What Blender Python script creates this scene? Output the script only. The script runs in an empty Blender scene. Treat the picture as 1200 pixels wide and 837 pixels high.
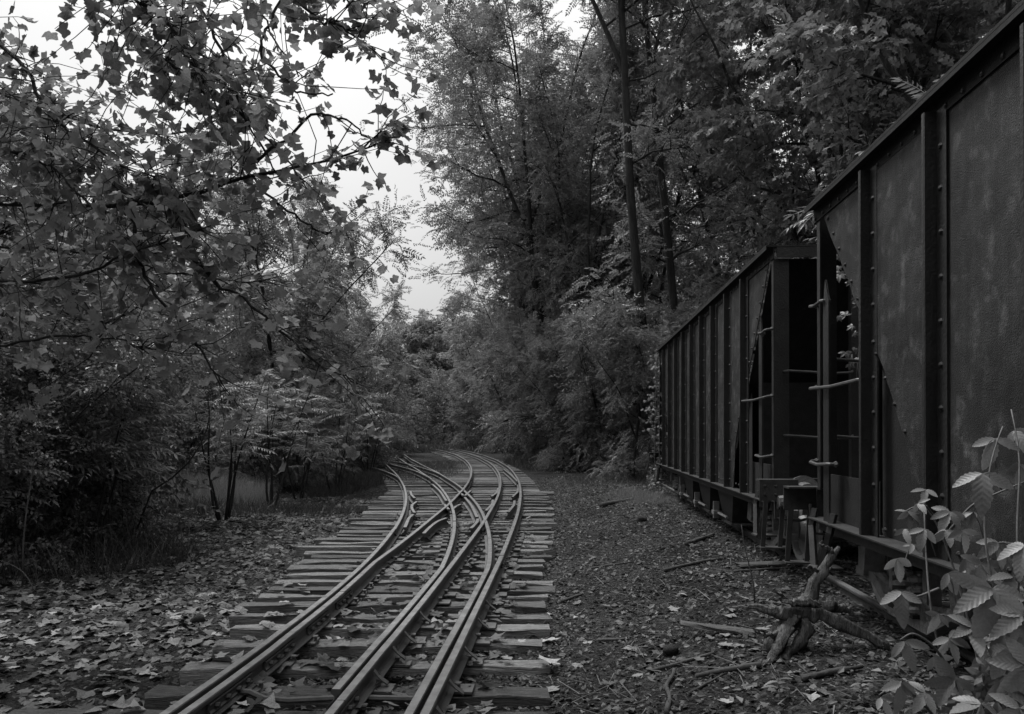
import bpy, bmesh, math, random
import numpy as np
from mathutils import Vector, Matrix, Euler

# ------------------------------------------------------------------ camera, sky, sun, exposure
scene = bpy.context.scene
COL = scene.collection
F = 950.0            # focal length in pixels of a 1200 px wide picture
HZ = 500.0           # horizon row
CAMZ = 1.865
cam_d = bpy.data.cameras.new('camera')
cam = bpy.data.objects.new('camera', cam_d)
COL.objects.link(cam)
cam.location = (0, 0, CAMZ)
cam.rotation_euler = (math.radians(90), 0, 0)
cam_d.sensor_width = 36
cam_d.lens = 36 * F / 1200
cam_d.shift_y = (HZ - 418.5) / 1200
cam_d.clip_start = 0.05
cam_d.clip_end = 3000
scene.camera = cam

SUN_EL, SUN_AZ = math.radians(60), math.radians(-40)   # azimuth from +Y towards +X
world = bpy.data.worlds.new('World')
scene.world = world
world.use_nodes = True
wn = world.node_tree
wn.nodes.clear()
def WN(t, **k):
    n = wn.nodes.new(t)
    for a, b in k.items(): setattr(n, a, b)
    return n
wo = WN('ShaderNodeOutputWorld'); wb = WN('ShaderNodeBackground')
sky = WN('ShaderNodeTexSky', sky_type='NISHITA', sun_disc=False, sun_elevation=SUN_EL, sun_rotation=SUN_AZ)
sky.air_density = 1.0; sky.dust_density = 4.0
bw = WN('ShaderNodeRGBToBW')
wn.links.new(sky.outputs[0], bw.inputs[0])
geo = WN('ShaderNodeTexCoord'); sep = WN('ShaderNodeSeparateXYZ')
wn.links.new(geo.outputs['Generated'], sep.inputs[0])
cl = WN('ShaderNodeClamp'); wn.links.new(sep.outputs['Z'], cl.inputs[0])
# overcast sky: luminance (1 + 2 sin e) / 3 of the zenith, over the whole dome
ma = WN('ShaderNodeMath', operation='MULTIPLY_ADD'); wn.links.new(cl.outputs[0], ma.inputs[0])
ma.inputs[1].default_value = 5.4; ma.inputs[2].default_value = 2.7
noi = WN('ShaderNodeTexNoise'); noi.inputs['Scale'].default_value = 2.2; noi.inputs['Detail'].default_value = 4
wn.links.new(geo.outputs['Generated'], noi.inputs['Vector'])
mr = WN('ShaderNodeMapRange'); wn.links.new(noi.outputs[0], mr.inputs[0])
mr.inputs[1].default_value = .3; mr.inputs[2].default_value = .7; mr.inputs[3].default_value = .9; mr.inputs[4].default_value = 1.1
mu = WN('ShaderNodeMath', operation='MULTIPLY'); wn.links.new(ma.outputs[0], mu.inputs[0]); wn.links.new(mr.outputs[0], mu.inputs[1])
mx = WN('ShaderNodeMix', data_type='FLOAT'); mx.inputs[0].default_value = .12
wn.links.new(mu.outputs[0], mx.inputs[2]); wn.links.new(bw.outputs[0], mx.inputs[3])
wn.links.new(mx.outputs[0], wb.inputs[0]); wb.inputs[1].default_value = .1
wn.links.new(wb.outputs[0], wo.inputs[0])

sun_d = bpy.data.lights.new('sun', 'SUN'); sun = bpy.data.objects.new('sun', sun_d); COL.objects.link(sun)
sun_d.energy = 1.5; sun_d.angle = math.radians(16); sun_d.color = (1, 1, 1)
sdir = Vector((math.sin(SUN_AZ) * math.cos(SUN_EL), math.cos(SUN_AZ) * math.cos(SUN_EL), math.sin(SUN_EL)))
sun.rotation_euler = sdir.to_track_quat('Z', 'Y').to_euler()
sun.location = (0, 0, 60)

scene.view_settings.view_transform = 'Standard'
scene.view_settings.look = 'None'
scene.view_settings.exposure = 1.0
scene.view_settings.gamma = 1.0
scene.view_settings.use_curve_mapping = False
scene.render.engine = 'CYCLES'
cy = scene.cycles
cy.max_bounces = 6; cy.diffuse_bounces = 3; cy.glossy_bounces = 2; cy.transmission_bounces = 4; cy.transparent_max_bounces = 4
cy.use_denoising = True
cy.caustics_reflective = False; cy.caustics_refractive = False

random.seed(7)
R = np.random.default_rng(11)

# ------------------------------------------------------------------ helpers
def mesh_np(name, v, f, mat=None, smooth=False):
    """v (n,3), f (m,3) or (m,4) arrays, or list of such arrays for mixed faces"""
    me = bpy.data.meshes.new(name)
    v = np.asarray(v, dtype=np.float32)
    fl = f if isinstance(f, list) else [f]
    fl = [np.asarray(a, dtype=np.int32) for a in fl if len(a)]
    me.vertices.add(len(v)); me.vertices.foreach_set('co', v.ravel())
    nl = sum(a.size for a in fl); nf = sum(len(a) for a in fl)
    me.loops.add(nl); me.polygons.add(nf)
    me.loops.foreach_set('vertex_index', np.concatenate([a.ravel() for a in fl]))
    tot = np.concatenate([np.full(len(a), a.shape[1], dtype=np.int32) for a in fl])
    start = np.concatenate([[0], np.cumsum(tot)[:-1]]).astype(np.int32)
    me.polygons.foreach_set('loop_start', start)
    me.polygons.foreach_set('loop_total', tot)
    me.polygons.foreach_set('use_smooth', np.full(nf, bool(smooth)))
    me.update(calc_edges=True); me.validate()
    if mat: me.materials.append(mat)
    return me

def link(name, me, parent=None, loc=None, rot=None, scale=None):
    o = bpy.data.objects.new(name, me); COL.objects.link(o)
    if parent is not None: o.parent = parent
    if loc is not None: o.location = loc
    if rot is not None: o.rotation_euler = rot
    if scale is not None: o.scale = scale if hasattr(scale, '__len__') else (scale,) * 3
    return o
def tag(o, label=None, cat=None, group=None, kind=None):
    if label: o['label'] = label
    if cat: o['category'] = cat
    if group: o['group'] = group
    if kind: o['kind'] = kind
    return o
def thing(name, label, cat, loc=(0, 0, 0), rot=(0, 0, 0), group=None):
    return tag(link(name, None, None, loc, rot), label, cat, group)

class MB:
    """collects shapes, builds ONE mesh"""
    def __init__(s): s.v = []; s.q = []; s.t = []; s.n = 0
    def add(s, v, q=(), t=()):
        v = np.asarray(v, float); s.v.append(v)
        if len(q): s.q.append(np.asarray(q) + s.n)
        if len(t): s.t.append(np.asarray(t) + s.n)
        s.n += len(v); return s
    def box(s, a, b, jit=0):
        x0, y0, z0 = a; x1, y1, z1 = b
        v = np.array([(x0,y0,z0),(x1,y0,z0),(x1,y1,z0),(x0,y1,z0),(x0,y0,z1),(x1,y0,z1),(x1,y1,z1),(x0,y1,z1)], float)
        if jit: v += R.normal(0, jit, v.shape)
        return s.add(v, [(0,3,2,1),(4,5,6,7),(0,1,5,4),(1,2,6,5),(2,3,7,6),(3,0,4,7)])
    def tube(s, pts, rad, n=6, cap=True):
        pts = np.asarray(pts, float); m = len(pts)
        rad = np.full(m, rad) if np.isscalar(rad) else np.asarray(rad, float)
        tn = np.gradient(pts, axis=0); tn /= np.linalg.norm(tn, axis=1)[:, None] + 1e-9
        ref = np.array([0., 0., 1.]) if abs(tn[0][2]) < .9 else np.array([1., 0., 0.])
        vs = []
        for i in range(m):
            a = np.cross(tn[i], ref); a /= np.linalg.norm(a) + 1e-9; b = np.cross(tn[i], a)
            ref = np.cross(a, tn[i])
            th = np.arange(n) * 2 * math.pi / n
            vs.append(pts[i] + rad[i] * (np.cos(th)[:, None] * a + np.sin(th)[:, None] * b))
        v = np.concatenate(vs)
        q = [(i*n+j, i*n+(j+1) % n, (i+1)*n+(j+1) % n, (i+1)*n+j) for i in range(m-1) for j in range(n)]
        t = []
        if cap:
            v = np.concatenate([v, pts[:1], pts[-1:]])
            c0, c1 = m*n, m*n+1
            t = [(c0, (j+1) % n, j) for j in range(n)] + [(c1, (m-1)*n+j, (m-1)*n+(j+1) % n) for j in range(n)]
        return s.add(v, q, t)
    def prism(s, poly, a, b, axis=1):
        """polygon in the two other axes, extruded along axis from a to b"""
        n = len(poly); v = []
        for e in (a, b):
            for p in poly:
                c = list(p); c.insert(axis, e); v.append(c)
        q = [(i, (i+1) % n, n+(i+1) % n, n+i) for i in range(n)]
        v = np.array(v, float); c0 = v[:n].mean(0); c1 = v[n:].mean(0)
        v = np.concatenate([v, [c0, c1]])
        t = [(2*n, (i+1) % n, i) for i in range(n)] + [(2*n+1, n+i, n+(i+1) % n) for i in range(n)]
        return s.add(v, q, t)
    def dome(s, c, r, ax, h=None, n=6):
        """rivet head: low dome on normal ax"""
        ax = np.asarray(ax, float); h = h or r * .8
        ref = np.array([0, 0, 1.]) if abs(ax[2]) < .9 else np.array([1., 0, 0])
        a = np.cross(ax, ref); a /= np.linalg.norm(a); b = np.cross(ax, a)
        th = np.arange(n) * 2 * math.pi / n
        ring = np.cos(th)[:, None] * a + np.sin(th)[:, None] * b
        c = np.asarray(c, float)
        v = np.concatenate([c + r * ring, c + .7 * r * ring + h * .7 * ax, [c + h * ax]])
        q = [(j, (j+1) % n, n+(j+1) % n, n+j) for j in range(n)]
        t = [(n+j, n+(j+1) % n, 2*n) for j in range(n)]
        return s.add(v, q, t)
    def mesh(s, name, mat, smooth=False):
        f = []
        if s.t: f.append(np.concatenate(s.t))
        if s.q: f.append(np.concatenate(s.q))
        return mesh_np(name, np.concatenate(s.v), f, mat, smooth)
    def build(s, name, mat, parent=None, smooth=False, **k):
        return link(name, s.mesh(name, mat, smooth), parent, **k)

def unproj(x, y, d):
    return np.array([(x - 600) * d / F, d, CAMZ + (HZ - y) * d / F])

# ------------------------------------------------------------------ materials (all grey: a black and white photograph)
def mat_new(name):
    m = bpy.data.materials.new(name); m.use_nodes = True
    nt = m.node_tree; nt.nodes.clear()
    out = nt.nodes.new('ShaderNodeOutputMaterial')
    return m, nt, out
def nd(nt, t, **k):
    n = nt.nodes.new(t)
    for a, b in k.items(): setattr(n, a, b)
    return n
def ramp(nt, src, stops):
    r = nd(nt, 'ShaderNodeValToRGB'); nt.links.new(src, r.inputs[0])
    e = r.color_ramp.elements
    while len(e) < len(stops): e.new(.5)
    for i, (p, c) in enumerate(stops): e[i].position = p; e[i].color = (c, c, c, 1)
    return r.outputs[0]
def surf(name, lo, hi, scale=8, rough=.8, metal=0, bump=.3, bscale=30, stretch=None, spots=None, spec=.3, coord='Object', detail=6, objvar=0, bdist=.02):
    m, nt, out = mat_new(name); L = nt.links.new
    tc = nd(nt, 'ShaderNodeTexCoord'); mp = nd(nt, 'ShaderNodeMapping')
    L(tc.outputs[coord], mp.inputs[0])
    if stretch: mp.inputs['Scale'].default_value = stretch
    n1 = nd(nt, 'ShaderNodeTexNoise'); L(mp.outputs[0], n1.inputs['Vector'])
    n1.inputs['Scale'].default_value = scale; n1.inputs['Detail'].default_value = detail; n1.inputs['Roughness'].default_value = .65
    col = ramp(nt, n1.outputs[0], [(.3, lo), (.7, hi)])
    n2 = nd(nt, 'ShaderNodeTexNoise'); L(mp.outputs[0], n2.inputs['Vector'])
    n2.inputs['Scale'].default_value = bscale; n2.inputs['Detail'].default_value = 5
    if spots:
        n3 = nd(nt, 'ShaderNodeTexNoise'); L(tc.outputs[coord], n3.inputs['Vector']); n3.inputs['Scale'].default_value = spots[0]; n3.inputs['Detail'].default_value = 3
        msk = ramp(nt, n3.outputs[0], [(spots[1], 0), (spots[1] + spots[3], 1)])
        mxx = nd(nt, 'ShaderNodeMix', data_type='RGBA'); L(msk, mxx.inputs[0]); L(col, mxx.inputs[6])
        mxx.inputs[7].default_value = (spots[2],) * 3 + (1,); col = mxx.outputs[2]
    if objvar:
        oi = nd(nt, 'ShaderNodeObjectInfo'); mr_ = nd(nt, 'ShaderNodeMapRange'); L(oi.outputs['Random'], mr_.inputs[0])
        mr_.inputs[3].default_value = 1 - objvar; mr_.inputs[4].default_value = 1 + objvar
        mm = nd(nt, 'ShaderNodeMix', data_type='RGBA', blend_type='MULTIPLY'); mm.inputs[0].default_value = 1
        L(col, mm.inputs[6]); L(mr_.outputs[0], mm.inputs[7]); col = mm.outputs[2]
    p = nd(nt, 'ShaderNodeBsdfPrincipled'); L(col, p.inputs['Base Color'])
    p.inputs['Metallic'].default_value = metal; p.inputs['Specular IOR Level'].default_value = spec
    rr = nd(nt, 'ShaderNodeMapRange'); L(n2.outputs[0], rr.inputs[0]); rr.inputs[3].default_value = rough - .12; rr.inputs[4].default_value = min(1, rough + .12)
    L(rr.outputs[0], p.inputs['Roughness'])
    b = nd(nt, 'ShaderNodeBump'); b.inputs['Strength'].default_value = bump; b.inputs['Distance'].default_value = bdist
    L(n2.outputs[0], b.inputs['Height']); L(b.outputs[0], p.inputs['Normal'])
    L(p.outputs[0], out.inputs[0])
    return m
def leaf_mat(name, lo, hi, trans=.35, rough=.42, spec=.5, island=True, vein=False):
    m, nt, out = mat_new(name); L = nt.links.new
    oi = nd(nt, 'ShaderNodeObjectInfo')
    if island:
        g = nd(nt, 'ShaderNodeNewGeometry'); rnd = g.outputs['Random Per Island']
    else: rnd = oi.outputs['Random']
    col = ramp(nt, rnd, [(0, lo), (.75, (lo + hi) * .55), (1, hi)])
    mr_ = nd(nt, 'ShaderNodeMapRange'); L(oi.outputs['Random'], mr_.inputs[0]); mr_.inputs[3].default_value = .82; mr_.inputs[4].default_value = 1.2
    mm = nd(nt, 'ShaderNodeMix', data_type='RGBA', blend_type='MULTIPLY'); mm.inputs[0].default_value = 1
    L(col, mm.inputs[6]); L(mr_.outputs[0], mm.inputs[7]); col = mm.outputs[2]
    if vein:
        tc = nd(nt, 'ShaderNodeTexCoord'); n1 = nd(nt, 'ShaderNodeTexNoise'); n1.inputs['Scale'].default_value = vein; n1.inputs['Detail'].default_value = 5
        L(tc.outputs['Object'], n1.inputs['Vector'])
        vv = ramp(nt, n1.outputs[0], [(.3, .6), (.7, 1.25)] if vein < 20 else [(.3, .85), (.7, 1.1)])
        m2 = nd(nt, 'ShaderNodeMix', data_type='RGBA', blend_type='MULTIPLY'); m2.inputs[0].default_value = 1
        L(col, m2.inputs[6]); L(vv, m2.inputs[7]); col = m2.outputs[2]
    p = nd(nt, 'ShaderNodeBsdfPrincipled'); L(col, p.inputs['Base Color'])
    p.inputs['Roughness'].default_value = rough; p.inputs['Specular IOR Level'].default_value = spec
    if vein and vein > 20:               # herringbone side veins of a leaflet lying along +x
        sp_ = nd(nt, 'ShaderNodeSeparateXYZ'); L(tc.outputs['Object'], sp_.inputs[0])
        ab = nd(nt, 'ShaderNodeMath', operation='ABSOLUTE'); L(sp_.outputs['Y'], ab.inputs[0])
        m1 = nd(nt, 'ShaderNodeMath', operation='MULTIPLY_ADD'); L(ab.outputs[0], m1.inputs[0]); m1.inputs[1].default_value = -1.1; L(sp_.outputs['X'], m1.inputs[2])
        m2_ = nd(nt, 'ShaderNodeMath', operation='MULTIPLY'); L(m1.outputs[0], m2_.inputs[0]); m2_.inputs[1].default_value = 48
        sn = nd(nt, 'ShaderNodeMath', operation='SINE'); L(m2_.outputs[0], sn.inputs[0])
        bp_ = nd(nt, 'ShaderNodeBump'); bp_.inputs['Strength'].default_value = .12; bp_.inputs['Distance'].default_value = .006
        L(sn.outputs[0], bp_.inputs['Height']); L(bp_.outputs[0], p.inputs['Normal'])
    t = nd(nt, 'ShaderNodeBsdfTranslucent'); L(col, t.inputs[0])
    ms = nd(nt, 'ShaderNodeMixShader'); ms.inputs[0].default_value = trans
    L(p.outputs[0], ms.inputs[1]); L(t.outputs[0], ms.inputs[2]); L(ms.outputs[0], out.inputs[0])
    return m

M_HEAD = surf('worn_rail_head_highlight', .13, .32, 7, rough=.38, metal=.4, bump=.1, bscale=60, spec=.5, bdist=.003)
M_RAIL = surf('rail_steel', .06, .12, 3, rough=.42, metal=.35, bump=.15, bscale=60, spec=.5, bdist=.004)
M_IRON = surf('track_iron', .06, .12, 9, rough=.6, metal=.3, bump=.4, bscale=70, bdist=.006)
M_TIE = surf('weathered_timber', .07, .32, 5, rough=.85, bump=.8, bscale=9, stretch=(1.2, 22, 22), objvar=.45, bdist=.05)
M_PLANK = surf('grey_board', .035, .10, 5, rough=.85, bump=.6, bscale=9, stretch=(1.2, 22, 22), objvar=.3)
M_SHEET = surf('painted_hopper_sheet', .015, .032, 2.2, rough=.6, metal=0, bump=.6, bscale=75, spots=(5, .62, .05, .12), spec=.35, bdist=.004)
def sheet_mat():
    m, nt, out = mat_new('rusted_hopper_sheet'); L = nt.links.new; tc = nd(nt, 'ShaderNodeTexCoord')
    def noise(scale, detail, st=None, rough=.6):
        n = nd(nt, 'ShaderNodeTexNoise'); n.inputs['Scale'].default_value = scale; n.inputs['Detail'].default_value = detail; n.inputs['Roughness'].default_value = rough
        if st:
            mp = nd(nt, 'ShaderNodeMapping'); mp.inputs['Scale'].default_value = st; L(tc.outputs['Object'], mp.inputs[0]); L(mp.outputs[0], n.inputs['Vector'])
        else: L(tc.outputs['Object'], n.inputs['Vector'])
        return n.outputs[0]
    def mul(a, b):
        x = nd(nt, 'ShaderNodeMix', data_type='RGBA', blend_type='MULTIPLY'); x.inputs[0].default_value = 1; L(a, x.inputs[6]); L(b, x.inputs[7]); return x.outputs[2]
    c = ramp(nt, noise(1.6, 8), [(.3, .006), (.72, .036)])
    c = mul(c, ramp(nt, noise(3, 6, (5, 5, .35)), [(.3, .65), (.7, 1.45)]))
    c = mul(c, ramp(nt, noise(45, 6, None, .85), [(.3, .35), (.7, 1.75)]))
    c = mul(c, ramp(nt, noise(7, 7), [(.52, .85), (.66, 2.9)]))
    p = nd(nt, 'ShaderNodeBsdfPrincipled'); L(c, p.inputs['Base Color']); p.inputs['Roughness'].default_value = .62; p.inputs['Specular IOR Level'].default_value = .3
    b1 = nd(nt, 'ShaderNodeBump'); b1.inputs['Strength'].default_value = .8; b1.inputs['Distance'].default_value = .007; L(noise(120, 4, None, .6), b1.inputs['Height'])
    b2 = nd(nt, 'ShaderNodeBump'); b2.inputs['Strength'].default_value = .5; b2.inputs['Distance'].default_value = .06; L(noise(2.2, 2), b2.inputs['Height']); L(b1.outputs[0], b2.inputs['Normal'])
    L(b2.outputs[0], p.inputs['Normal']); L(p.outputs[0], out.inputs[0]); return m
M_SHEET = sheet_mat()
M_POST = surf('rusted_post_steel', .007, .024, 5, rough=.5, bump=.7, bscale=50, spec=.5, bdist=.006)
M_UNDER = surf('grimy_underframe', .007, .02, 8, rough=.8, bump=.5, bscale=90, bdist=.006)
M_GEAR = surf('rusty_running_gear', .10, .24, 9, rough=.6, bump=.5, bscale=40, spec=.4)
M_GRAB = surf('worn_grab_iron', .04, .09, 14, rough=.5, bump=.3, bscale=90, spec=.4, bdist=.004)
M_STEP = surf('worn_step_steel', .022, .055, 10, rough=.55, bump=.4, bscale=60, spec=.4, bdist=.005)
M_WHEEL = surf('wheel_steel', .26, .42, 10, rough=.55, bump=.3, bscale=40, spec=.4)
M_BARK = surf('tree_bark', .014, .045, 3, rough=.9, bump=1.0, bscale=10, stretch=(3, 3, .5), bdist=.05)
M_BARKP = surf('pale_twig_bark', .07, .14, 4, rough=.85, bump=.5, bscale=14, stretch=(3, 3, .6))
M_DRIFT = surf('bleached_stump_wood', .035, .18, 14, rough=.85, bump=1.0, bscale=38, stretch=(1.5, 1, .35), bdist=.03)
M_STICK = surf('dead_stick', .03, .09, 6, rough=.9, bump=.6, bscale=20)
M_STONE = surf('dark_clod', .02, .05, 8, rough=.9, bump=.9, bscale=18)
M_GRAVEL = leaf_mat('gravel_chip', .012, .15, trans=0.0, rough=.9, spec=.1)
M_LITTER = leaf_mat('dead_leaf_litter', .03, .21, trans=.12, rough=.7, spec=.2)
M_DEAD = leaf_mat('dry_fallen_leaf', .12, .34, trans=.1, rough=.7, spec=.25, island=False, vein=14)
M_SYC = leaf_mat('sycamore_leaf', 0.18, 0.36, trans=.55, rough=.45, island=False, vein=10)
M_SYCI = leaf_mat('sycamore_leaf_mass', 0.17, 0.36, trans=.55, rough=.45)
M_LOC = leaf_mat('locust_leaf', 0.13, 0.28, trans=.4)
M_MAP = leaf_mat('maple_leaf', 0.11, 0.26, trans=.38)
M_SHR = leaf_mat('shrub_leaf', 0.09, 0.22, trans=.35)
M_SUM = leaf_mat('sumac_frond', 0.13, 0.28, trans=.4)
M_FAR = leaf_mat('far_leaf', 0.14, 0.28, trans=.4)
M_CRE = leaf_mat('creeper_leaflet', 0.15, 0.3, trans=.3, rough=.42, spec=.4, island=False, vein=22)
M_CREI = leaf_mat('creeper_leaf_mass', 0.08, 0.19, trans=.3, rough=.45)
M_GRASS = leaf_mat('grass_blade', .14, .30, trans=.35)
M_WEED = leaf_mat('weed_blade', .04, .10, trans=.35)
M_VINE = surf('vine_stem', .10, .17, 8, rough=.7, bump=.2, bscale=40)

def ground_mat():
    m, nt, out = mat_new('forest_floor'); L = nt.links.new
    tc = nd(nt, 'ShaderNodeTexCoord')
    n1 = nd(nt, 'ShaderNodeTexNoise'); n1.inputs['Scale'].default_value = .8; n1.inputs['Detail'].default_value = 8; L(tc.outputs['Object'], n1.inputs['Vector'])
    n2 = nd(nt, 'ShaderNodeTexNoise'); n2.inputs['Scale'].default_value = 26; n2.inputs['Detail'].default_value = 6; n2.inputs['Roughness'].default_value = .7; L(tc.outputs['Object'], n2.inputs['Vector'])
    vo = nd(nt, 'ShaderNodeTexVoronoi'); vo.inputs['Scale'].default_value = 38; L(tc.outputs['Object'], vo.inputs['Vector'])
    c1 = ramp(nt, n1.outputs[0], [(.3, .016), (.7, .042)])
    c2 = ramp(nt, n2.outputs[0], [(.35, .45), (.68, 1.7)])
    c3 = ramp(nt, vo.outputs['Color'], [(.2, .5), (.9, 1.8)])
    a = nd(nt, 'ShaderNodeMix', data_type='RGBA', blend_type='MULTIPLY'); a.inputs[0].default_value = 1; L(c1, a.inputs[6]); L(c2, a.inputs[7])
    b = nd(nt, 'ShaderNodeMix', data_type='RGBA', blend_type='MULTIPLY'); b.inputs[0].default_value = 1; L(a.outputs[2], b.inputs[6]); L(c3, b.inputs[7])
    p = nd(nt, 'ShaderNodeBsdfPrincipled'); p.inputs['Roughness'].default_value = .95; p.inputs['Specular IOR Level'].default_value = .1
    L(b.outputs[2], p.inputs['Base Color'])
    bu = nd(nt, 'ShaderNodeBump'); bu.inputs['Strength'].default_value = .9; bu.inputs['Distance'].default_value = .04
    L(n2.outputs[0], bu.inputs['Height'])
    b2 = nd(nt, 'ShaderNodeBump'); b2.inputs['Strength'].default_value = .7; b2.inputs['Distance'].default_value = .02
    L(vo.outputs['Distance'], b2.inputs['Height']); L(bu.outputs[0], b2.inputs['Normal']); L(b2.outputs[0], p.inputs['Normal'])
    L(p.outputs[0], out.inputs[0])
    return m
M_GROUND = ground_mat()

# ------------------------------------------------------------------ track geometry (fitted once, gauge kept exact)
RT = .295                      # rail top height
def fitpoly(pts, deg):
    p = np.array(pts, float); z = F * (CAMZ - RT) / (p[:, 1] - HZ); x = (p[:, 0] - 600) * z / F + p[:, 2]
    return z, x
G, GN = 1.44, .92
mainp = [(507.5,837,0),(549.5,728,0),(573,673.7,0),(590.7,632.5,0),(608,600,0),(606.7,597,0),(610,581.7,0),(611.7,570,0),(608,561.7,0),(590,546,0),(573,536,0),(556.7,530,0),
         (588,556.7,.52),(565,539,.53),(553,532.5,.54),(540,529,.56),(520,526.7,.57),(554,558,1.44),(550,546.7,1.46),(541.7,537.5,1.48),(530,531,1.51),(511.7,526.7,1.55),(493,524,1.6)]
zz, xx = fitpoly(mainp, 5)
PM = np.polyfit(zz / 30, xx, 5)
divp = [(199,837,0),(376.7,700,0),(400,679,0),(421.7,662.8,0),(447.7,639,0),(465,617,0),(472.5,601.7,0),(476.7,590,0),(477.5,578,0),(471.7,566.7,0),(465,557,0),(457,546,0),
        (548,578,-1.45),(526.7,562.5,-1.46),(513,555,-1.47),(496.7,546,-1.48),(476.7,534,-1.5)]
zz2, xx2 = fitpoly(divp, 5)
PD = np.polyfit(zz2 / 30, xx2, 4)
def ext(P, z, lo, hi):
    """polynomial inside lo..hi, straight on outside it"""
    z = np.asarray(z, float); zc = np.clip(z, lo, hi)
    d = np.polyval(np.polyder(P), zc / 30) / 30
    return np.polyval(P, zc / 30) + d * (z - zc), d
def r6(z): return ext(PM, z, 4.4, 60)[0]
def off(P, lo, hi, z, g):
    x, d = ext(P, z, lo, hi); return x + g * np.sqrt(1 + d * d)
def r1(z): return ext(PD, z, 4.4, 42)[0]
def r4(z): return off(PM, 4.4, 60, z, -(G - GN))
def r2(z): return np.maximum(off(PM, 4.4, 60, z, -G), r1(z) + .105)
def r3(z): return np.minimum(off(PD, 4.4, 42, z, GN), np.where(z < 14, r4(z) - .085, 99))
def r5(z): return np.minimum(off(PD, 4.4, 42, z, G), np.where(z < 12, r6(z) - .09, 99))

# car track: straight, falling slightly
CX0, CSL, CPITCH = 2.0, 68 / F, -.0074
LIFT = .12
def car_rt(u): return .365 + LIFT + CPITCH * (u - 7.07)

def sstep(a, b, x):
    t = np.clip((x - a) / (b - a), 0, 1); return t * t * (3 - 2 * t)
def gh(x, y):
    x = np.asarray(x, float); y = np.asarray(y, float)
    yc = np.clip(y, -20, 60)
    a = r1(yc); b = r6(yc)
    h = .065 * sstep(-.3, -.02, x - a) * (1 - 0 * b)
    side = CX0 + CSL * y
    rise = (car_rt(np.clip(y, -10, 40)) - .065 - .065) * sstep(.5, 2.6, x - b) * (1 - .5 * sstep(22, 34, y))
    h = h + rise
    h = h + .022 * np.sin(1.3 * x + .7 * y) * np.sin(.9 * y - .5 * x) + .012 * np.sin(3.1 * x - 1.7 * y + 1) + .008 * np.sin(5.3 * y + 2.2 * x)
    h = h + .06 * np.clip(x - 8, 0, 30) + .015 * np.clip(-x - 14, 0, 30)
    return h
def gh1(x, y): return float(gh(x, y))

def build_ground():
    def axis(near, step, far):
        a = list(np.arange(near[0], near[1] + 1e-6, step)); s = step; p = a[-1]; q = a[0]; up = []; dn = []
        while p < far: s *= 1.16; p += s; q -= s; up.append(p); dn.append(q)
        return np.array(dn[::-1] + a + up)
    xs = axis((-10, 8), .12, 400); ys = axis((-2, 26), .14, 400)
    X, Y = np.meshgrid(xs, ys); Z = gh(X, Y) + R.normal(0, .006, X.shape) * (np.abs(X) < 12)
    v = np.stack([X.ravel(), Y.ravel(), Z.ravel()], 1)
    nx, ny = len(xs), len(ys); i = np.arange(nx - 1)[None, :] + nx * np.arange(ny - 1)[:, None]; i = i.ravel()
    q = np.stack([i, i + 1, i + nx + 1, i + nx], 1)
    o = link('ground', mesh_np('ground', v, q, M_GROUND, True)); tag(o, 'dark forest floor of soil and grit', 'ground', kind='structure')
build_ground()

# ------------------------------------------------------------------ railway track
track = thing('railway_track', 'three-rail dual gauge switch curving away through the woods', 'railway track')
PROF = np.array([(-.06,-.125),(.06,-.125),(.06,-.117),(.018,-.108),(.0085,-.098),(.0085,-.042),(.024,-.033),(.030,-.026),(.030,-.006),(.024,0),(-.024,0),(-.030,-.006),(-.030,-.026),(-.024,-.033),(-.0085,-.042),(-.0085,-.098),(-.018,-.108),(-.06,-.117)])
def sweep(pts, prof=PROF):
    pts = np.asarray(pts, float); tn = np.gradient(pts, axis=0); tn /= np.linalg.norm(tn, axis=1)[:, None]
    rt = np.stack([tn[:, 1], -tn[:, 0], 0 * tn[:, 0]], 1); n = len(prof)
    v = (pts[:, None, :] + prof[None, :, :1] * rt[:, None, :] + np.array([0, 0, 1.]) * prof[None, :, 1:]).reshape(-1, 3)
    m = len(pts); q = [(i*n+j, (i+1)*n+j, (i+1)*n+(j+1) % n, i*n+(j+1) % n) for i in range(m-1) for j in range(n)]
    c = np.concatenate([v, [pts[0] + (0, 0, -.05)], [pts[-1] + (0, 0, -.05)]])
    t = [(m*n, j, (j+1) % n) for j in range(n)] + [(m*n+1, (m-1)*n+(j+1) % n, (m-1)*n+j) for j in range(n)]
    mb = MB().add(c, q, t)
    if prof is PROF:                     # worn running surface; its lighter colour also paints in the sky highlight
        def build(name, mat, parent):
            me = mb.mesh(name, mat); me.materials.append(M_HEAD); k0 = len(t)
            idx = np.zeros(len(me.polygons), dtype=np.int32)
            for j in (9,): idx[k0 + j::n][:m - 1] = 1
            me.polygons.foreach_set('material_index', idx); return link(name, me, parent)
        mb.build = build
    return mb
def rail(fn, z0, z1, dz=0, name='rail', pieces=None):
    cuts = [z0] + (pieces or []) + [z1]; out = []
    for a, b in zip(cuts[:-1], cuts[1:]):
        z = np.arange(a + .004, b - .003, .35); z = np.append(z, b - .004)
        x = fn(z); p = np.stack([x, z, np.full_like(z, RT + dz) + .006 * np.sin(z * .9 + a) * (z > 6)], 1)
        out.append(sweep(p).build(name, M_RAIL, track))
    return out
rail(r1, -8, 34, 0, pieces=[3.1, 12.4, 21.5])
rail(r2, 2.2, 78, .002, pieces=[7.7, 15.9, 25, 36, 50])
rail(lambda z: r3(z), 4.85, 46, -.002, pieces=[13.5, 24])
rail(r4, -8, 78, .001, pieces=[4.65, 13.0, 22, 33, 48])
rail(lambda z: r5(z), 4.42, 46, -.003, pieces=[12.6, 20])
rail(r6, -8, 78, 0, pieces=[1.5, 9.9, 19, 30, 45])
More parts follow.
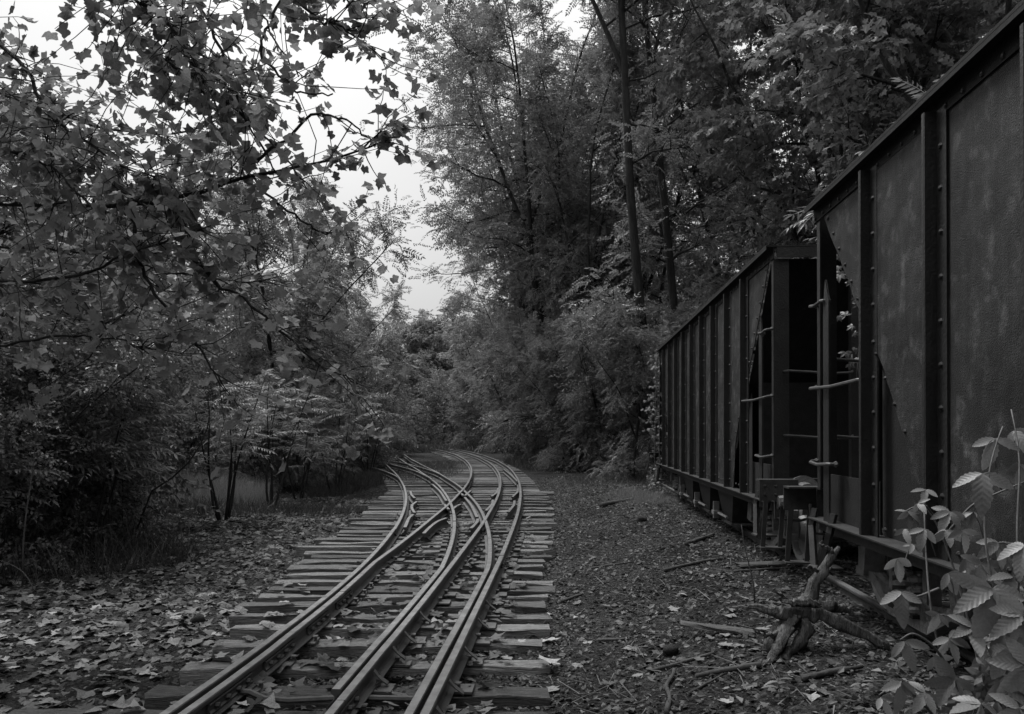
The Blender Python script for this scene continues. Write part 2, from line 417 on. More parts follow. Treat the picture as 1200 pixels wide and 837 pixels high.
# a second switch leaves the diverging route further on
def branch(fn, c, s0): return lambda z: fn(z) - c * np.clip(z - s0, 0, None) ** 2
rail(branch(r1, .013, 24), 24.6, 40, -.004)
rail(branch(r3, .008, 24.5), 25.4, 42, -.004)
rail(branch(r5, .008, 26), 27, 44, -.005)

def guard(pts, name='guard_rail'):
    """pts: pixel points on the rail-top plane; the ends flare and dip"""
    w = []
    for x, y in pts:
        d = F * (CAMZ - RT) / (y - HZ); w.append(((x - 600) * d / F, d, RT - .012))
    w = np.array(w); t = np.linspace(0, len(w) - 1, 13)
    p = np.stack([np.interp(t, np.arange(len(w)), w[:, k]) for k in range(3)], 1)
    for _ in range(2): p[1:-1] = (p[:-2] + p[1:-1] * 2 + p[2:]) / 4
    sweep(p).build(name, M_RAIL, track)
for pts in ([(481,575),(482,579),(486,583)], [(488,587),(482.5,591),(482.5,595),(486,600)], [(484,602),(479,606),(474.5,617)],
            [(583.5,571.5),(583,576),(576,581)], [(577.5,585),(577,590),(569.5,597.5)], [(607,572),(606.5,576),(600.5,581.5)], [(603,586),(602.5,591),(595.5,599)],
            [(590,549),(599,556),(606.5,563.5)]):
    guard(pts)
for pts in ([(523,606),(512,610),(502,618),(496.5,624)], [(560,607),(559,611),(552,618)], [(537,575),(541,578),(543,580)], [(552,574),(548,577),(545,580)],
            [(540,590),(535,592),(530,596)], [(521,590),(523,593),(526,596)], [(507,567),(516,575),(523,586)], [(545,582),(553,592),(559,605)]):
    guard(pts, 'wing_rail')

# ties
RB = RT - .125
def grain_box(L, W, H, n=6, jit=.008):
    """timber along X with worn, uneven faces"""
    xs = np.linspace(0, L, n + 1); ring = np.array([(-W/2, 0), (W/2, 0), (W/2, H - .012), (W/2 - .014, H), (-W/2 + .014, H), (-W/2, H - .012)])
    v = []
    for i, x in enumerate(xs):
        r = ring + R.normal(0, jit, ring.shape); r[3:5, 1] = np.minimum(r[3:5, 1], H + .002)
        dx = R.normal(0, .012, 6) if i in (0, n) else np.zeros(6)
        v += [(x + dx[k], r[k, 0], r[k, 1]) for k in range(6)]
    v = np.array(v); q = [(i*6+j, (i+1)*6+j, (i+1)*6+(j+1) % 6, i*6+(j+1) % 6) for i in range(n) for j in range(6)]
    q += [(0, 1, 2, 5), (2, 3, 4, 5), (n*6+5, n*6+2, n*6+1, n*6), (n*6+5, n*6+4, n*6+3, n*6+2)]
    return MB().add(v, q)
plate_me = MB().box((-.17, -.085, 0), (.17, .085, .016), .002).mesh('tie_plate', M_IRON)
spike_mb = MB().box((-.011, -.011, 0), (.011, .011, .03)).box((-.022, -.018, .03), (.018, .018, .046), .003); spike_me = spike_mb.mesh('spike', M_IRON)
ties = [(4.45,-2.5,.22),(4.89,-3.05,.2),(5.30,-2.35,.24),(5.87,-2.38,.27),(6.46,-2.36,.24),(6.97,-2.38,.31),(7.44,-2.56,.35),(7.88,-2.65,.32),(8.28,-2.6,.36),(8.68,-2.58,.46)]
z = 9.1
while z < 22:
    t = (z - 9) / 12.5
    ties.append((z, -2.58 - .72 * t + random.uniform(-.12, .1) - (.25 if random.random() < .15 else 0), 45 * z / F + random.uniform(-.1, .1)))
    z += .43 + random.uniform(-.03, .05)
tie_y = []
for i, (y, xl, xr) in enumerate(ties):
    H = .15; W = random.uniform(.165, .215); dz = random.uniform(-.022, .004)
    o = grain_box(xr - xl, W, H, 9, .011).build('tie', M_TIE, track, loc=(xl, y, dz), rot=(random.uniform(-.03, .03), random.uniform(-.006, .004), random.uniform(-.03, .03)))
    tie_y.append(y)
    if y < 13:
        for fn in (r1, r4, r6) + ((r2,) if y > 10 else ()) + ((r3,) if y > 8 else ()):
            x = float(fn(np.array([y]))[0]); rz = float(np.arctan(-(fn(np.array([y + .3])) - fn(np.array([y])))[0] / .3))
            p = link('tie_plate', plate_me, o, (x - xl + (.04 if fn is r1 else 0), random.uniform(-.01, .01), H + .003), (0, 0, rz))
            for s in (-1, 1):
                if fn is r1 and s == 1: sx = .2
                else: sx = s * .072
                link('spike', spike_me, o, (x - xl + sx, random.uniform(-.04, .04), H + .014), (0, 0, random.uniform(-.3, .3) + (math.pi if s < 0 else 0)))
# ties of the main route further on, sunk in the ballast
z = 22.3
while z < 62:
    xm = float(r6(np.array([z]))[0]); d = float(ext(PM, np.array([z]), 4.4, 60)[1][0])
    xl = xm - G - .55 + random.uniform(-.1, .1)
    if z < 34: xl = min(xl, float(r1(np.array([z]))[0]) - .4)
    a = -math.atan(d); L = (xm + .55 - xl) * math.cos(a)
    grain_box(L, .2, .12, 3).build('tie', M_TIE, track, loc=(xl, z - d * 0, .0 + random.uniform(-.015, .008)), rot=(0, 0, a * .8))
    z += .52 + random.uniform(-.05, .05)

# joint bars with bolts on the near rails, braces, switch rods
def joint_bar(fn, z0, side, L=.62):
    z = np.linspace(z0 - L / 2, z0 + L / 2, 5); x = fn(z)
    p = np.stack([x, z, np.full_like(z, RT)], 1)
    prof = np.array([(.009, -.105), (.03, -.108), (.034, -.095), (.022, -.085), (.022, -.055), (.032, -.045), (.03, -.038), (.009, -.04)])
    if side < 0: prof = prof[::-1] * (-1, 1)
    o = sweep(p, prof).build('joint_bar', M_IRON, track)
    for k in range(4):
        zz_ = z0 + (k - 1.5) * .15; xx_ = float(fn(np.array([zz_]))[0])
        MB().tube([(xx_ + side * .018, zz_, RT - .07), (xx_ + side * .05, zz_, RT - .07)], .017, 6).build('bolt', M_IRON, o)
for fn, z0, s in ((r2, 5.0, 1), (r2, 5.85, 1), (r2, 7.7, 1), (r2, 6.8, 1), (r1, 5.2, -1), (r4, 4.65, 1), (r6, 9.9, 1), (r4, 13, 1), (r6, 9.9, -1)):
    joint_bar(fn, z0, s)
brace_me = MB().prism([(.012, -.035), (.11, -.118), (.11, -.105), (.05, -.06), (.02, -.02)], -.03, .03, 1).mesh('rail_brace', M_IRON)
for fn, y in ((r4, 5.87), (r4, 6.3), (r4, 5.30), (r6, 6.75), (r6, 5.1), (r6, 4.6), (r6, 7.44), (r4, 6.97), (r6, 5.87)):
    link('rail_brace', brace_me, track, (float(fn(np.array([y]))[0]) + .02, y, RT))
def rod(pts, r, name='switch_rod'): MB().tube(pts, r, 7).build(name, M_IRON, track)
xa = float(r2(np.array([5.12]))[0]); xb = float(r3(np.array([5.1]))[0])
rod([(xa + .02, 5.1, .2), (xa + .1, 5.08, .2), (xa + .2, 5.06, .165), (xa + .35, 5.06, .155), (xb, 5.1, .16), (xb + .5, 5.1, .15)], .02)
rod([(float(r1(np.array([4.62]))[0]) - .1, 4.6, .165), (float(r6(np.array([4.62]))[0]) + .1, 4.64, .165)], .018)

# ------------------------------------------------------------------ hopper cars
CL = 10.2; HALF = 1.12
HS, HT = .77, 3.28          # side sill and top, above rail
PSTEP = .975
def make_hopper(name, label, u0, ladder_sign, seed):
    """local frame: x = away along the track, y = to the right of the near side sheet, z = above the rail. origin at near corner"""
    rg = np.random.default_rng(seed)
    ang = -math.atan(CSL)
    car = thing(name, label, 'hopper car', (CX0 + CSL * u0, u0, car_rt(u0) - LIFT), (0, 0, 0))
    # local x axis -> world direction of the track; local y -> right
    fx = Vector((CSL, 1, CPITCH)).normalized(); ry = Vector((1, -CSL, 0)).normalized(); up = ry.cross(fx) * -1
    up = fx.cross(ry); up = -up if up.z < 0 else up
    mt = Matrix((fx, -ry, fx.cross(-ry))).transposed()     # right-handed: x along, y to the LEFT, z up
    car.rotation_euler = mt.to_euler()
    Y = lambda v: -v                                        # v = lateral distance to the right
    def bx(mb, s0, s1, v0, v1, w0, w1, j=0): return mb.box((s0, Y(v1), w0), (s1, Y(v0), w1), j)
    W = 2 * HALF
    posts = [1.2 + PSTEP * k for k in range(9)]
    SL = lambda s: HT - .06 - (s - .12) * 1.12             # slope sheet edge height at distance s from an end
    edges = [0.06] + posts + [CL - .06]
    for side in (0, 1):
        v = 0 if side == 0 else W - .008
        for k in range(len(edges) - 1):
            a, b = edges[k] + (.004 if k else 0), edges[k+1] - .004
            rag = lambda s0, s1, n=12: [(x_, SL(x_ if x_ < CL / 2 else CL - x_) + rg.normal(0, .016)) for x_ in np.linspace(s0, s1, n)]
            if k == 0: poly = [(a + .06, HT - .05), (b, HT - .05)] + rag(b, a + .08)
            elif k == len(edges) - 2: poly = [(a, HT - .05), (b - .06, HT - .05)] + rag(b - .08, a)
            elif k == 1: poly = [(a, HT - .05), (b, HT - .05), (b, HS), (a + .72, HS), (a + .60, SL(a + .62)), (a + .2, SL(a + .12)), (a + .04, SL(a) + .02), (a, SL(a) + .12)]
            elif k == len(edges) - 3: poly = [(a, HT - .05), (b, HT - .05), (b, SL(CL - b) + .12), (b - .04, SL(CL - b) + .02), (b - .2, SL(CL - b + .12)), (b - .6, SL(CL - b + .62)), (b - .72, HS), (a, HS)]
            else: poly = [(a, HT - .05), (b, HT - .05), (b, HS), (a, HS)]
            # dished plate: subdivide so it can be a little wavy
            bm = bmesh.new(); dv = .01 if k in (1, len(edges) - 3) else 0
            vs = [bm.verts.new((p[0], Y(v - (dv if side == 0 else -dv)), p[1])) for p in poly]
            f = bm.faces.new(vs if side == 0 else vs[::-1])
            r = bmesh.ops.extrude_face_region(bm, geom=[f]); 
            for e in r['geom']:
                if isinstance(e, bmesh.types.BMVert): e.co.y += Y(.008) if side == 0 else Y(-.008)
            bmesh.ops.recalc_face_normals(bm, faces=bm.faces)
            bmesh.ops.triangulate(bm, faces=[f_ for f_ in bm.faces if len(f_.verts) > 4])
            me = bpy.data.meshes.new('side_sheet'); [setattr(f_, 'smooth', False) for f_ in bm.faces]; bm.to_mesh(me);  bm.free(); me.materials.append(M_SHEET)
            link('side_sheet', me, car)
        # lower patch plates behind the slope in the second bays
        for (a, b) in ((posts[0] + .01, posts[0] + .74), (posts[-1] - .74, posts[-1] - .01)):
            vv = .06 if side == 0 else W - .07
            bx(MB(), a, b, vv, vv + .006, HS, 1.9).build('hopper_sheet', M_UNDER, car)
        if side == 1: continue
        # angle posts: web stands out on the far side, flange towards the viewer, riveted
        for p in posts:
            mb = MB(); bx(mb, p, p + .012, -.075, .0, HS - .0, HT - .09, .0015); bx(mb, p - .115, p, -.013, -.002, HS, HT - .09, .0015)
            bx(mb, p + .013, p + .04, -.075, -.063, HS, HT - .09)
            po = mb.build('side_post', M_POST, car)
            rv = MB()
            for w in np.arange(HS + .1, HT - .12, .235):
                rv.dome((p - .055 + rg.normal(0, .003), Y(-.013), w + rg.normal(0, .004)), .019, (0, 1, 0))
            tag(rv.build('rivet_row', M_POST, po), kind='stuff')
        # top chord: bulb angle with overhang
        mb = MB(); bx(mb, -.06, CL + .06, -.085, .02, HT - .018, HT, .0); bx(mb, -.055, CL + .055, -.084, -.074, HT - .045, HT - .019); bx(mb, -.05, CL + .05, -.012, -.002, HT - .13, HT - .02)
        tc = mb.build('top_chord', M_UNDER, car)
        rv = MB()
        for s in np.arange(.12, CL, .19): rv.dome((s, Y(-.012), HT - .105), .017, (0, 1, 0))
        tag(rv.build('rivet_row', M_POST, tc), kind='stuff')
        # side sill: flat flange with turned-up inner leg
        mb = MB(); bx(mb, .02, CL - .02, -.085, .12, HS - .012, HS, .001); bx(mb, .02, CL - .02, .0, .014, HS - .10, HS - .016)
        ss = mb.build('side_sill', M_STEP, car)
        rv = MB()
        for k in range(len(edges) - 1):
            for s in np.arange(edges[k] + .12, edges[k+1] - .14, .16):
                if 1 <= k < len(edges) - 2:
                    rv.dome((s, Y(-.001 if k not in (1, len(edges) - 3) else .0), HS + .06 + rg.normal(0, .006)), .017, (0, 1, 0))
        tag(rv.build('rivet_row', M_POST, ss), kind='stuff')
        rv = MB()                                           # rivets along the slope line
        for s in np.arange(.16, 1.12, .13):
            for c in (s, CL - s): rv.dome((c, Y(-.001), SL(s) + .075), .016, (0, 1, 0))
        for s in np.arange(1.3, 1.85, .15):
            for c in (s, CL - s): rv.dome((c, Y(-.011), SL(s) + .06), .016, (0, 1, 0))
        tag(rv.build('slope_rivet_row', M_POST, car), kind='stuff')
    # far side posts, sill and chord (plain)
    for p in posts:
        mb = MB(); bx(mb, p, p + .012, W, W + .075, HS, HT - .09); bx(mb, p - .115, p, W + .002, W + .013, HS, HT - .09); mb.build('side_post', M_POST, car)
    mb = MB(); bx(mb, -.06, CL + .06, W - .02, W + .085, HT - .018, HT); bx(mb, -.05, CL + .05, W + .002, W + .012, HT - .13, HT - .02); mb.build('top_chord', M_POST, car)
    mb = MB(); bx(mb, .02, CL - .02, W - .12, W + .12, HS - .014, HS); mb.build('side_sill', M_STEP, car)
    for e in (0, 1):
        S = (lambda s: s) if e == 0 else (lambda s: CL - s)
        def bs(mb, s0, s1, *a): return bx(mb, min(S(s0), S(s1)), max(S(s0), S(s1)), *a)
        # end chord and slope sheet
        mb = MB(); bs(mb, -.06, .05, .021, W - .021, HT - .015, HT - .002); bs(mb, -.055, -.04, .021, W - .021, HT - .12, HT - .016); mb.build('end_chord', M_POST, car)
        p0, p1 = (.13, HT - .1), (2.35, HT - .1 - 2.22 * 1.12)
        poly = [(S(p0[0]), p0[1]), (S(p1[0]), p1[1]), (S(p1[0] + .012), p1[1]), (S(p0[0] + .012), p0[1])]
        so = MB().prism([(a, b) for a, b in poly], Y(W - .03), Y(.022), 1).build('slope_sheet', M_UNDER, car)
        rv = MB()
        for v in np.arange(.12, W, .16):
            for w in (.4, 1.1): rv.dome((S(.13 + w - .01), Y(v), HT - .1 - w * 1.12), .016, (-.75 if e == 0 else .75, 0, -.66))
        tag(rv.build('rivet_row', M_UNDER, so), kind='stuff')
        # corner posts (angles) and two inner end posts
        for v0, v1, vs in ((0, .15, 0), (W - .15, W, W - .014)):
            mb = MB(); bs(mb, 0, .014, v0 + .0, v1, .99, HT - .125); bs(mb, .0145, .075, vs, vs + .014, .99, HT - .125)
            mb.build('corner_post', M_POST, car)
        for vc in (.75, W - .85):
            mb = MB(); bs(mb, .02, .034, vc, vc + .1, .99, HT - .125); bs(mb, .0345, .10, vc, vc + .014, .99, HT - .125); mb.build('end_post', M_POST, car)
        # end sill channel, buffer beam, end plate
        mb = MB(); bs(mb, -.10, -.082, .02, W - .02, .70, 1.0); bs(mb, -.081, .06, .02, W - .02, .985, 1.0); bs(mb, -.081, .02, .02, W - .02, .70, .715)
        es = mb.build('end_sill', M_POST, car)
        rv = MB()
        for v in (.08, .16, .55, .65, W - .65, W - .55, W - .16, W - .08):
            rv.dome((S(-.10), Y(v), .9), .018, (-1 if e == 0 else 1, 0, 0)); rv.dome((S(-.10), Y(v), .78), .018, (-1 if e == 0 else 1, 0, 0))
        tag(rv.build('rivet_row', M_POST, es), kind='stuff')
        bs(MB(), .075, 1.19, .05, .062, HS + .002, 1.12).build('sill_plate', M_UNDER, car)
        bs(MB(), 1.02, 1.035, .1, W - .1, .80, 2.0).build('bulkhead_plate', M_UNDER, car)
        # coupler: shank and knuckle head
        mb = MB(); bs(mb, -.42, .3, HALF - .075, HALF + .075, .62, .78, .003)
        cp = mb.build('coupler', M_POST, car)
        mb = MB(); mb.prism([(S(-.40), .55), (S(-.62), .55), (S(-.68), .62), (S(-.68), .78), (S(-.6), .85), (S(-.40), .85)], Y(HALF + .14), Y(HALF - .12), 1); mb.build('coupler_head', M_GEAR, cp)
        mb = MB(); mb.tube([(S(-.60), Y(HALF - .1), .56), (S(-.60), Y(HALF - .1), .84)], .075, 10); mb.build('knuckle', M_GEAR, cp)
        # brake cylinder / hand brake drum seen on the end sill
        mb = MB(); mb.tube([(S(-.11), Y(.24), .88), (S(-.15), Y(.24), .88), (S(-.16), Y(.24), .88), (S(-.30), Y(.24), .88)], [.13, .13, .10, .085], 16); mb.build('brake_drum', M_GEAR, car)
        mb = MB(); mb.tube([(S(-.14), Y(.24), .88), (S(-.17), Y(.24), .88)], .155, 18); mb.build('brake_ratchet', M_GEAR, car)
        MB().tube([(S(-.34), Y(-.04), .80), (S(-.34), Y(.1), .81), (S(-.33), Y(.3), .80), (S(-.30), Y(.7), .78)], [.055, .062, .058, .06], 9).build('brake_cylinder', M_GEAR, car)
        # hose
        th = np.linspace(0, 1, 9); mb = MB(); mb.tube([(S(-.1 - .42 * t), Y(HALF + .3 - .1 * t), .72 - .3 * math.sin(math.pi * t * .8)) for t in th], .026, 8); mb.build('air_hose', M_UNDER, car)
        # grab irons on the side, crossing the open corner, bent out at the end
        for w, s0, s1 in ((1.21, -.02, .5), (1.80, -.02, 1.15), (2.46, -.02, .34)):
            q = [(S(s1), Y(.0), w), (S(s1 - .005), Y(-.055), w), (S(s1 - .03), Y(-.07), w), (S((s0 + s1) / 2), Y(-.072), w - .012), (S(s0 + .07), Y(-.07), w), (S(s0 + .045), Y(-.055), w + .005), (S(s0 + .04), Y(.0), w + .01)]
            g = MB().tube(q, .0135, 7).build('grab_iron', M_GRAB, car)
            rv = MB(); rv.dome((S(s1), Y(-.012), w), .028, (0, 1, 0)); rv.dome((S(s0 + .04), Y(-.012), w + .01), .024, (0, 1, 0)); tag(rv.build('grab_bolt', M_GRAB, g), kind='stuff')
        # end grab irons (across the end)
        for w in (1.42, 2.05):
            q = [(S(-.0), Y(.1), w), (S(-.08), Y(.12), w), (S(-.09), Y(.55), w - .03), (S(-.08), Y(.72), w - .02), (S(.02), Y(.76), w)]
            MB().tube(q, .0125, 7).build('grab_iron', M_GRAB, car)
        # flat ladder stile, pointed at its top
        mb = MB(); lo_, hi_ = .30, .43
        mb.prism([(S(lo_), .74), (S(hi_), .74), (S(hi_), 2.45), (S(lo_ + .05), 2.62), (S(lo_), 2.42)], Y(-.03), Y(-.045), 1)
        mb.build('ladder_stile', M_POST, car)
        # stirrup step: two straps and a tread
        mb = MB()
        for a, b in ((.05, .22), (.50, .36)):
            mb.tube([(S(a), Y(-.03), .84), (S(a), Y(-.06), .70), (S(b), Y(-.09), .38)], .030, 4)
        mb.prism([(S(.20), .40), (S(.38), .40), (S(.38), .415), (S(.20), .415)], Y(.08), Y(-.13), 1)
        mb.build('stirrup_step', M_STEP, car)
        mb = MB(); bs(mb, -.26, -.105, -.20, .16, .985, 1.0); bs(mb, -.275, -.262, -.20, .16, .80, 1.001); mb.build('step_bracket', M_STEP, car)
        rv = MB()
        for v_ in (-.15, -.05, .06):
            for w_ in (.86, .94): rv.dome((S(-.275), Y(v_), w_), .016, (-1 if e == 0 else 1, 0, 0))
        tag(rv.build('bracket_bolt', M_STEP, car), kind='stuff')
        mb = MB()
        for v_ in (-.14, .02):
            mb.prism([(Y(v_ - .022), .80), (Y(v_ + .022), .80), (Y(v_ + .02 - .03), .36), (Y(v_ - .02 - .03), .36)], S(-.277), S(-.262), 0)
        mb.prism([(Y(-.2), .35), (Y(.06), .35), (Y(.06), .365), (Y(-.2), .365)], S(-.33), S(-.2), 0)
        mb.build('stirrup_step', M_STEP, car)
        # uncoupling lever along the end
        MB().tube([(S(-.13), Y(-.02), .86), (S(-.13), Y(-.02), .62), (S(-.15), Y(.2), .6), (S(-.15), Y(1.0), .78)], .013, 6).build('uncoupling_lever', M_GRAB, car)
        # truck
        tcx = 1.2
        tr = link('truck', None, car, (S(tcx), Y(HALF), LIFT))
        wb_ = .76; wr = .345
        for ax in (-1, 1):
            wo_ = MB(); wo_.tube([(ax * wb_, -.66, wr), (ax * wb_, .66, wr)], .065, 10); wo_.build('axle', M_UNDER, tr)
            for sd in (-1, 1):
                mb = MB(); c = sd * .66
                prof = [(c - sd * .03, wr + .025), (c - sd * .005, wr + .024), (c + sd * .005, wr), (c + sd * .10, wr - .008), (c + sd * .10, wr - .06), (c + sd * .05, wr - .07), (c + sd * .05, .13), (c + sd * .11, .11), (c + sd * .11, .001)]
                n = 28; th = np.arange(n) * 2 * math.pi / n; vs = []
                for (yy, rr) in prof: vs += [(ax * wb_ + rr * math.cos(t), yy, wr + rr * math.sin(t)) for t in th]
                qd = [(i*n+j, i*n+(j+1) % n, (i+1)*n+(j+1) % n, (i+1)*n+j) for i in range(len(prof) - 1) for j in range(n)]
                mb.add(vs, qd); mb.build('wheel', M_WHEEL, tr, smooth=False)
                mb = MB(); mb.box((ax * wb_ - .085, sd * .86 - .07, wr - .08), (ax * wb_ + .085, sd * .86 + .07, wr + .12), .008); mb.build('journal_box', M_GEAR, tr)
        for sd in (-1, 1):
            mb = MB(); y0, y1 = sd * .86 - .045, sd * .86 + .045
            mb.prism([(-.95, .46), (-.6, .50), (-.25, .66), (.25, .66), (.6, .50), (.95, .46), (.95, .54), (.65, .60), (.28, .76), (-.28, .76), (-.65, .60), (-.95, .54)], y0, y1, 1)
            mb.prism([(-.95, .30), (-.6, .30), (-.28, .14), (.28, .14), (.6, .30), (.95, .30), (.95, .24), (.62, .23), (.3, .07), (-.3, .07), (-.62, .23), (-.95, .24)], y0, y1, 1)
            mb.box((-.30, y0, .14), (-.24, y1, .66)); mb.box((.24, y0, .14), (.30, y1, .66))
            mb.build('side_frame', M_GEAR, tr)
            for sx in (-.12, .12):
                mb = MB(); t = np.linspace(0, 1, 34)
                mb.tube([(sx + .07 * math.cos(t_ * 2 * math.pi * 4), sd * .86 + .07 * math.sin(t_ * 2 * math.pi * 4), .17 + .26 * t_) for t_ in t], .021, 5); mb.build('spring', M_GEAR, tr)
        MB().box((-.2, -.95, .45), (.2, .95, .62)).build('bolster', M_UNDER, tr)
        MB().box((-.2, -.95, .145), (.2, .95, .17)).build('spring_plank', M_UNDER, tr)
    # centre sill and hopper bays below the floor
    mb = MB(); bx(mb, .0, CL, HALF - .16, HALF + .16, .62, .86); mb.build('centre_sill', M_UNDER, car)
    for c in (3.35, 5.1, 6.85):
        for v0 in (.12, W - .92):
            mb = MB(); a = .55
            top = [(c - .82, Y(v0), HS + .2), (c + .82, Y(v0), HS + .2), (c + .82, Y(v0 + .8), HS + .2), (c - .82, Y(v0 + .8), HS + .2)]
            bot = [(c - .26, Y(v0 + .08), .22), (c + .3, Y(v0 + .08), .22), (c + .3, Y(v0 + .72), .22), (c - .26, Y(v0 + .72), .22)]
            mb.add(top + bot, [(0,1,2,3),(7,6,5,4),(0,4,5,1),(1,5,6,2),(2,6,7,3),(3,7,4,0)])
            hb = mb.build('hopper_chute', M_STEP, car)
            mb = MB(); bx(mb, c - .30, c + .34, v0 + .06, v0 + .74, .19, .216); mb.build('chute_door', M_GEAR, hb)
            MB().tube([(c - .36, Y(v0 + .0), .30), (c + .4, Y(v0 + .0), .30)], .022, 6).build('door_shaft', M_GEAR, hb)
            if v0 < .5:
                mb = MB(); bx(mb, c + .34, c + .40, v0 - .06, v0 + .02, .22, .46); bx(mb, c + .28, c + .46, v0 - .07, v0 + .03, .28, .33); mb.build('door_latch', M_GEAR, hb)
    for s in (2.35, 4.2, 5.98, 7.85):   # cross ridges under the floor hold the bays
        mb = MB(); bx(mb, s - .06, s + .06, .03, W - .03, HS - .0 + .02, 1.15); mb.build('cross_ridge', M_UNDER, car)
    return car
near_car = make_hopper('hopper_car', 'nearest black riveted steel hopper car, cropped by the right edge', 6.57 - CL, 1, 3)
far_car = make_hopper('hopper_car', 'farther ribbed steel hopper car coupled beyond the nearest one', 7.95, -1, 4)

# rails and ties under the cars
yard = thing('siding_track', 'half buried siding track underneath the hopper cars', 'railway track', (0, 0, 0))
for v in (HALF - .71, HALF + .71):
    u = np.linspace(-6, 26, 40); p = np.stack([CX0 + CSL * u + v, u, car_rt(u) - .002], 1)
    sweep(p).build('rail', M_IRON, yard)
for u in np.arange(-5, 25.5, .55):
    xc = CX0 + CSL * u + HALF
    grain_box(2.4, .2, .12, 3).build('tie', M_TIE, yard, loc=(xc - 1.2, u, float(car_rt(u)) - .125 - .125), rot=(0, 0, -math.atan(CSL) + random.uniform(-.03, .03)))

# ------------------------------------------------------------------ leaf shapes
def lobed(n_lobes=5, depth=.45, squish=1.0, seed=0, size=1.0, curl=.15, teeth=True):
    """lobed leaf: stalk at origin, tip along +x, about `size` long; fan of triangles with curl"""
    rg = np.random.default_rng(seed)
    ang = [0, 18, 38, 52, 68, 88, 104, 122, 142, 165]; rad = [1, .74, .63, .82, .95, .74, .64, .72, .66, .34]
    P = [(rad[i] * math.cos(math.radians(a)), rad[i] * math.sin(math.radians(a))) for i, a in enumerate(ang)]
    pts = P + [(-.22, 0)] + [(x, -y) for x, y in P[:0:-1]]
    v = np.array([(x, y * squish, 0) for x, y in pts]) ; v[:, :2] += rg.normal(0, .045, (len(v), 2))
    v = np.concatenate([[(0.05, 0, 0)], v]); v[:, 0] += .22; v *= size * .82
    r = np.hypot(v[:, 0] - .2 * size, v[:, 1])
    a1, a2 = rg.uniform(-1, 1, 2)
    v[:, 2] = curl * (a1 * (v[:, 1] ** 2) / size + a2 * ((v[:, 0] - .4 * size) ** 2) / size) * 2 - .12 * np.abs(v[:, 1]) * rg.uniform(-.6, 1.2) + rg.normal(0, .02 * size, len(v))
    n = len(v) - 1; t = [(0, 1 + i, 1 + (i + 1) % n) for i in range(n)]
    return v, np.array(t)
def ovate(size=1, w=.28, n=5, fold=.25, droop=.25, seed=0, serr=.0):
    rg = np.random.default_rng(seed); t = np.linspace(0, 1, n + 1); prof = (t + 1e-9) ** .75 * (1 - t) ** .85 * w * 2.05
    mid = np.stack([t, 0 * t, -droop * t ** 2], 1)
    L = mid[1:-1] + np.stack([.0 * t[1:-1], prof[1:-1], fold * prof[1:-1]], 1); Rr = L * (1, -1, 1)
    if serr:
        L[:, 2] += np.where(np.arange(len(L)) % 2, .008, -.008); Rr[:, 2] += np.where(np.arange(len(L)) % 2, .008, -.008)
        L[:, 1] *= np.where(np.arange(len(L)) % 2, 1.06, .90); Rr[:, 1] *= np.where(np.arange(len(L)) % 2, 1.06, .90)
        L[:, 0] += serr * rg.uniform(-1, 1, len(L)); Rr[:, 0] += serr * rg.uniform(-1, 1, len(L)); L[:, 1] *= 1 + serr * 2 * rg.uniform(-1, 1, len(L))
    v = np.concatenate([mid, L, Rr]) * size; k = n + 1; m = n - 1; f = []
    for side, o in ((0, k), (1, k + m)):
        tr = [(0, 1, o)] + [(i, i + 1, o + i) for i in range(1, n - 1)] + [(i, o + i, o + i - 1) for i in range(1, m)] + [(n - 1, n, o + m - 1)]
        f += [t_ if side else t_[::-1] for t_ in tr]
    return v, np.array(f)
def rhomb(size=1, w=.24, fold=.3):
    return np.array([(0, 0, 0), (.45, w, fold * w), (1, 0, -.05), (.45, -w, fold * w)]) * size, np.array([(0, 2, 1), (0, 3, 2)])
def rot_np(ax, a):
    return np.array(Matrix.Rotation(a, 3, ax))
def place(parts):
    V, T, n = [], [], 0
    for v, t in parts: V.append(v); T.append(t + n); n += len(v)
    return np.concatenate(V), np.concatenate(T)
def frond(L=.5, pairs=9, ll=.1, droop=.3, leaf=None, seed=0, stem=True):
    """pinnate compound leaf along +x"""
    rg = np.random.default_rng(seed); parts = []
    lv, lt = leaf or rhomb(1, .2)
    for k in range(pairs):
        s = .15 + .85 * k / (pairs - 1); x = L * s; zc = -droop * L * s * s
        sc = ll * (1 - .35 * abs(s - .45)) * rg.uniform(.85, 1.1)
        for sd in (-1, 1):
            a = sd * math.radians(rg.uniform(55, 75)); M = rot_np('Z', a) @ rot_np('X', rg.normal(0, .25)) @ rot_np('Y', .25 + rg.normal(0, .15))
            parts.append(((lv * sc) @ M.T + (x, 0, zc), lt))
    parts.append(((lv * ll) @ rot_np('Y', .5).T + (L, 0, -droop * L), lt))
    if stem:
        xs = np.linspace(0, L, 5); w = .004
        p = np.concatenate([np.stack([xs, xs * 0 + sg * w, -droop * L * (xs / L) ** 2 + (.003 if sg > 0 else 0)], 1) for sg in (-1, 1)])
        t = []
        for i in range(4): t += [(i, i + 1, 5 + i), (i + 1, 6 + i, 5 + i)]
        parts.append((p, np.array(t)))
    return place(parts)
def twig_spray(L=.4, n=7, ll=.12, leaf=None, seed=0):
    rg = np.random.default_rng(seed); parts = []; lv, lt = leaf
    for k in range(n):
        s = .2 + .8 * k / (n - 1); a = (1 if k % 2 else -1) * math.radians(rg.uniform(30, 80)) if k < n - 1 else 0
        M = rot_np('Z', a) @ rot_np('Y', rg.uniform(.0, .7)) @ rot_np('X', rg.normal(0, .5))
        parts.append(((lv * ll * rg.uniform(.7, 1.15)) @ M.T + (L * s, rg.normal(0, .02), -.15 * L * s * s + rg.normal(0, .02)), lt))
    return place(parts)

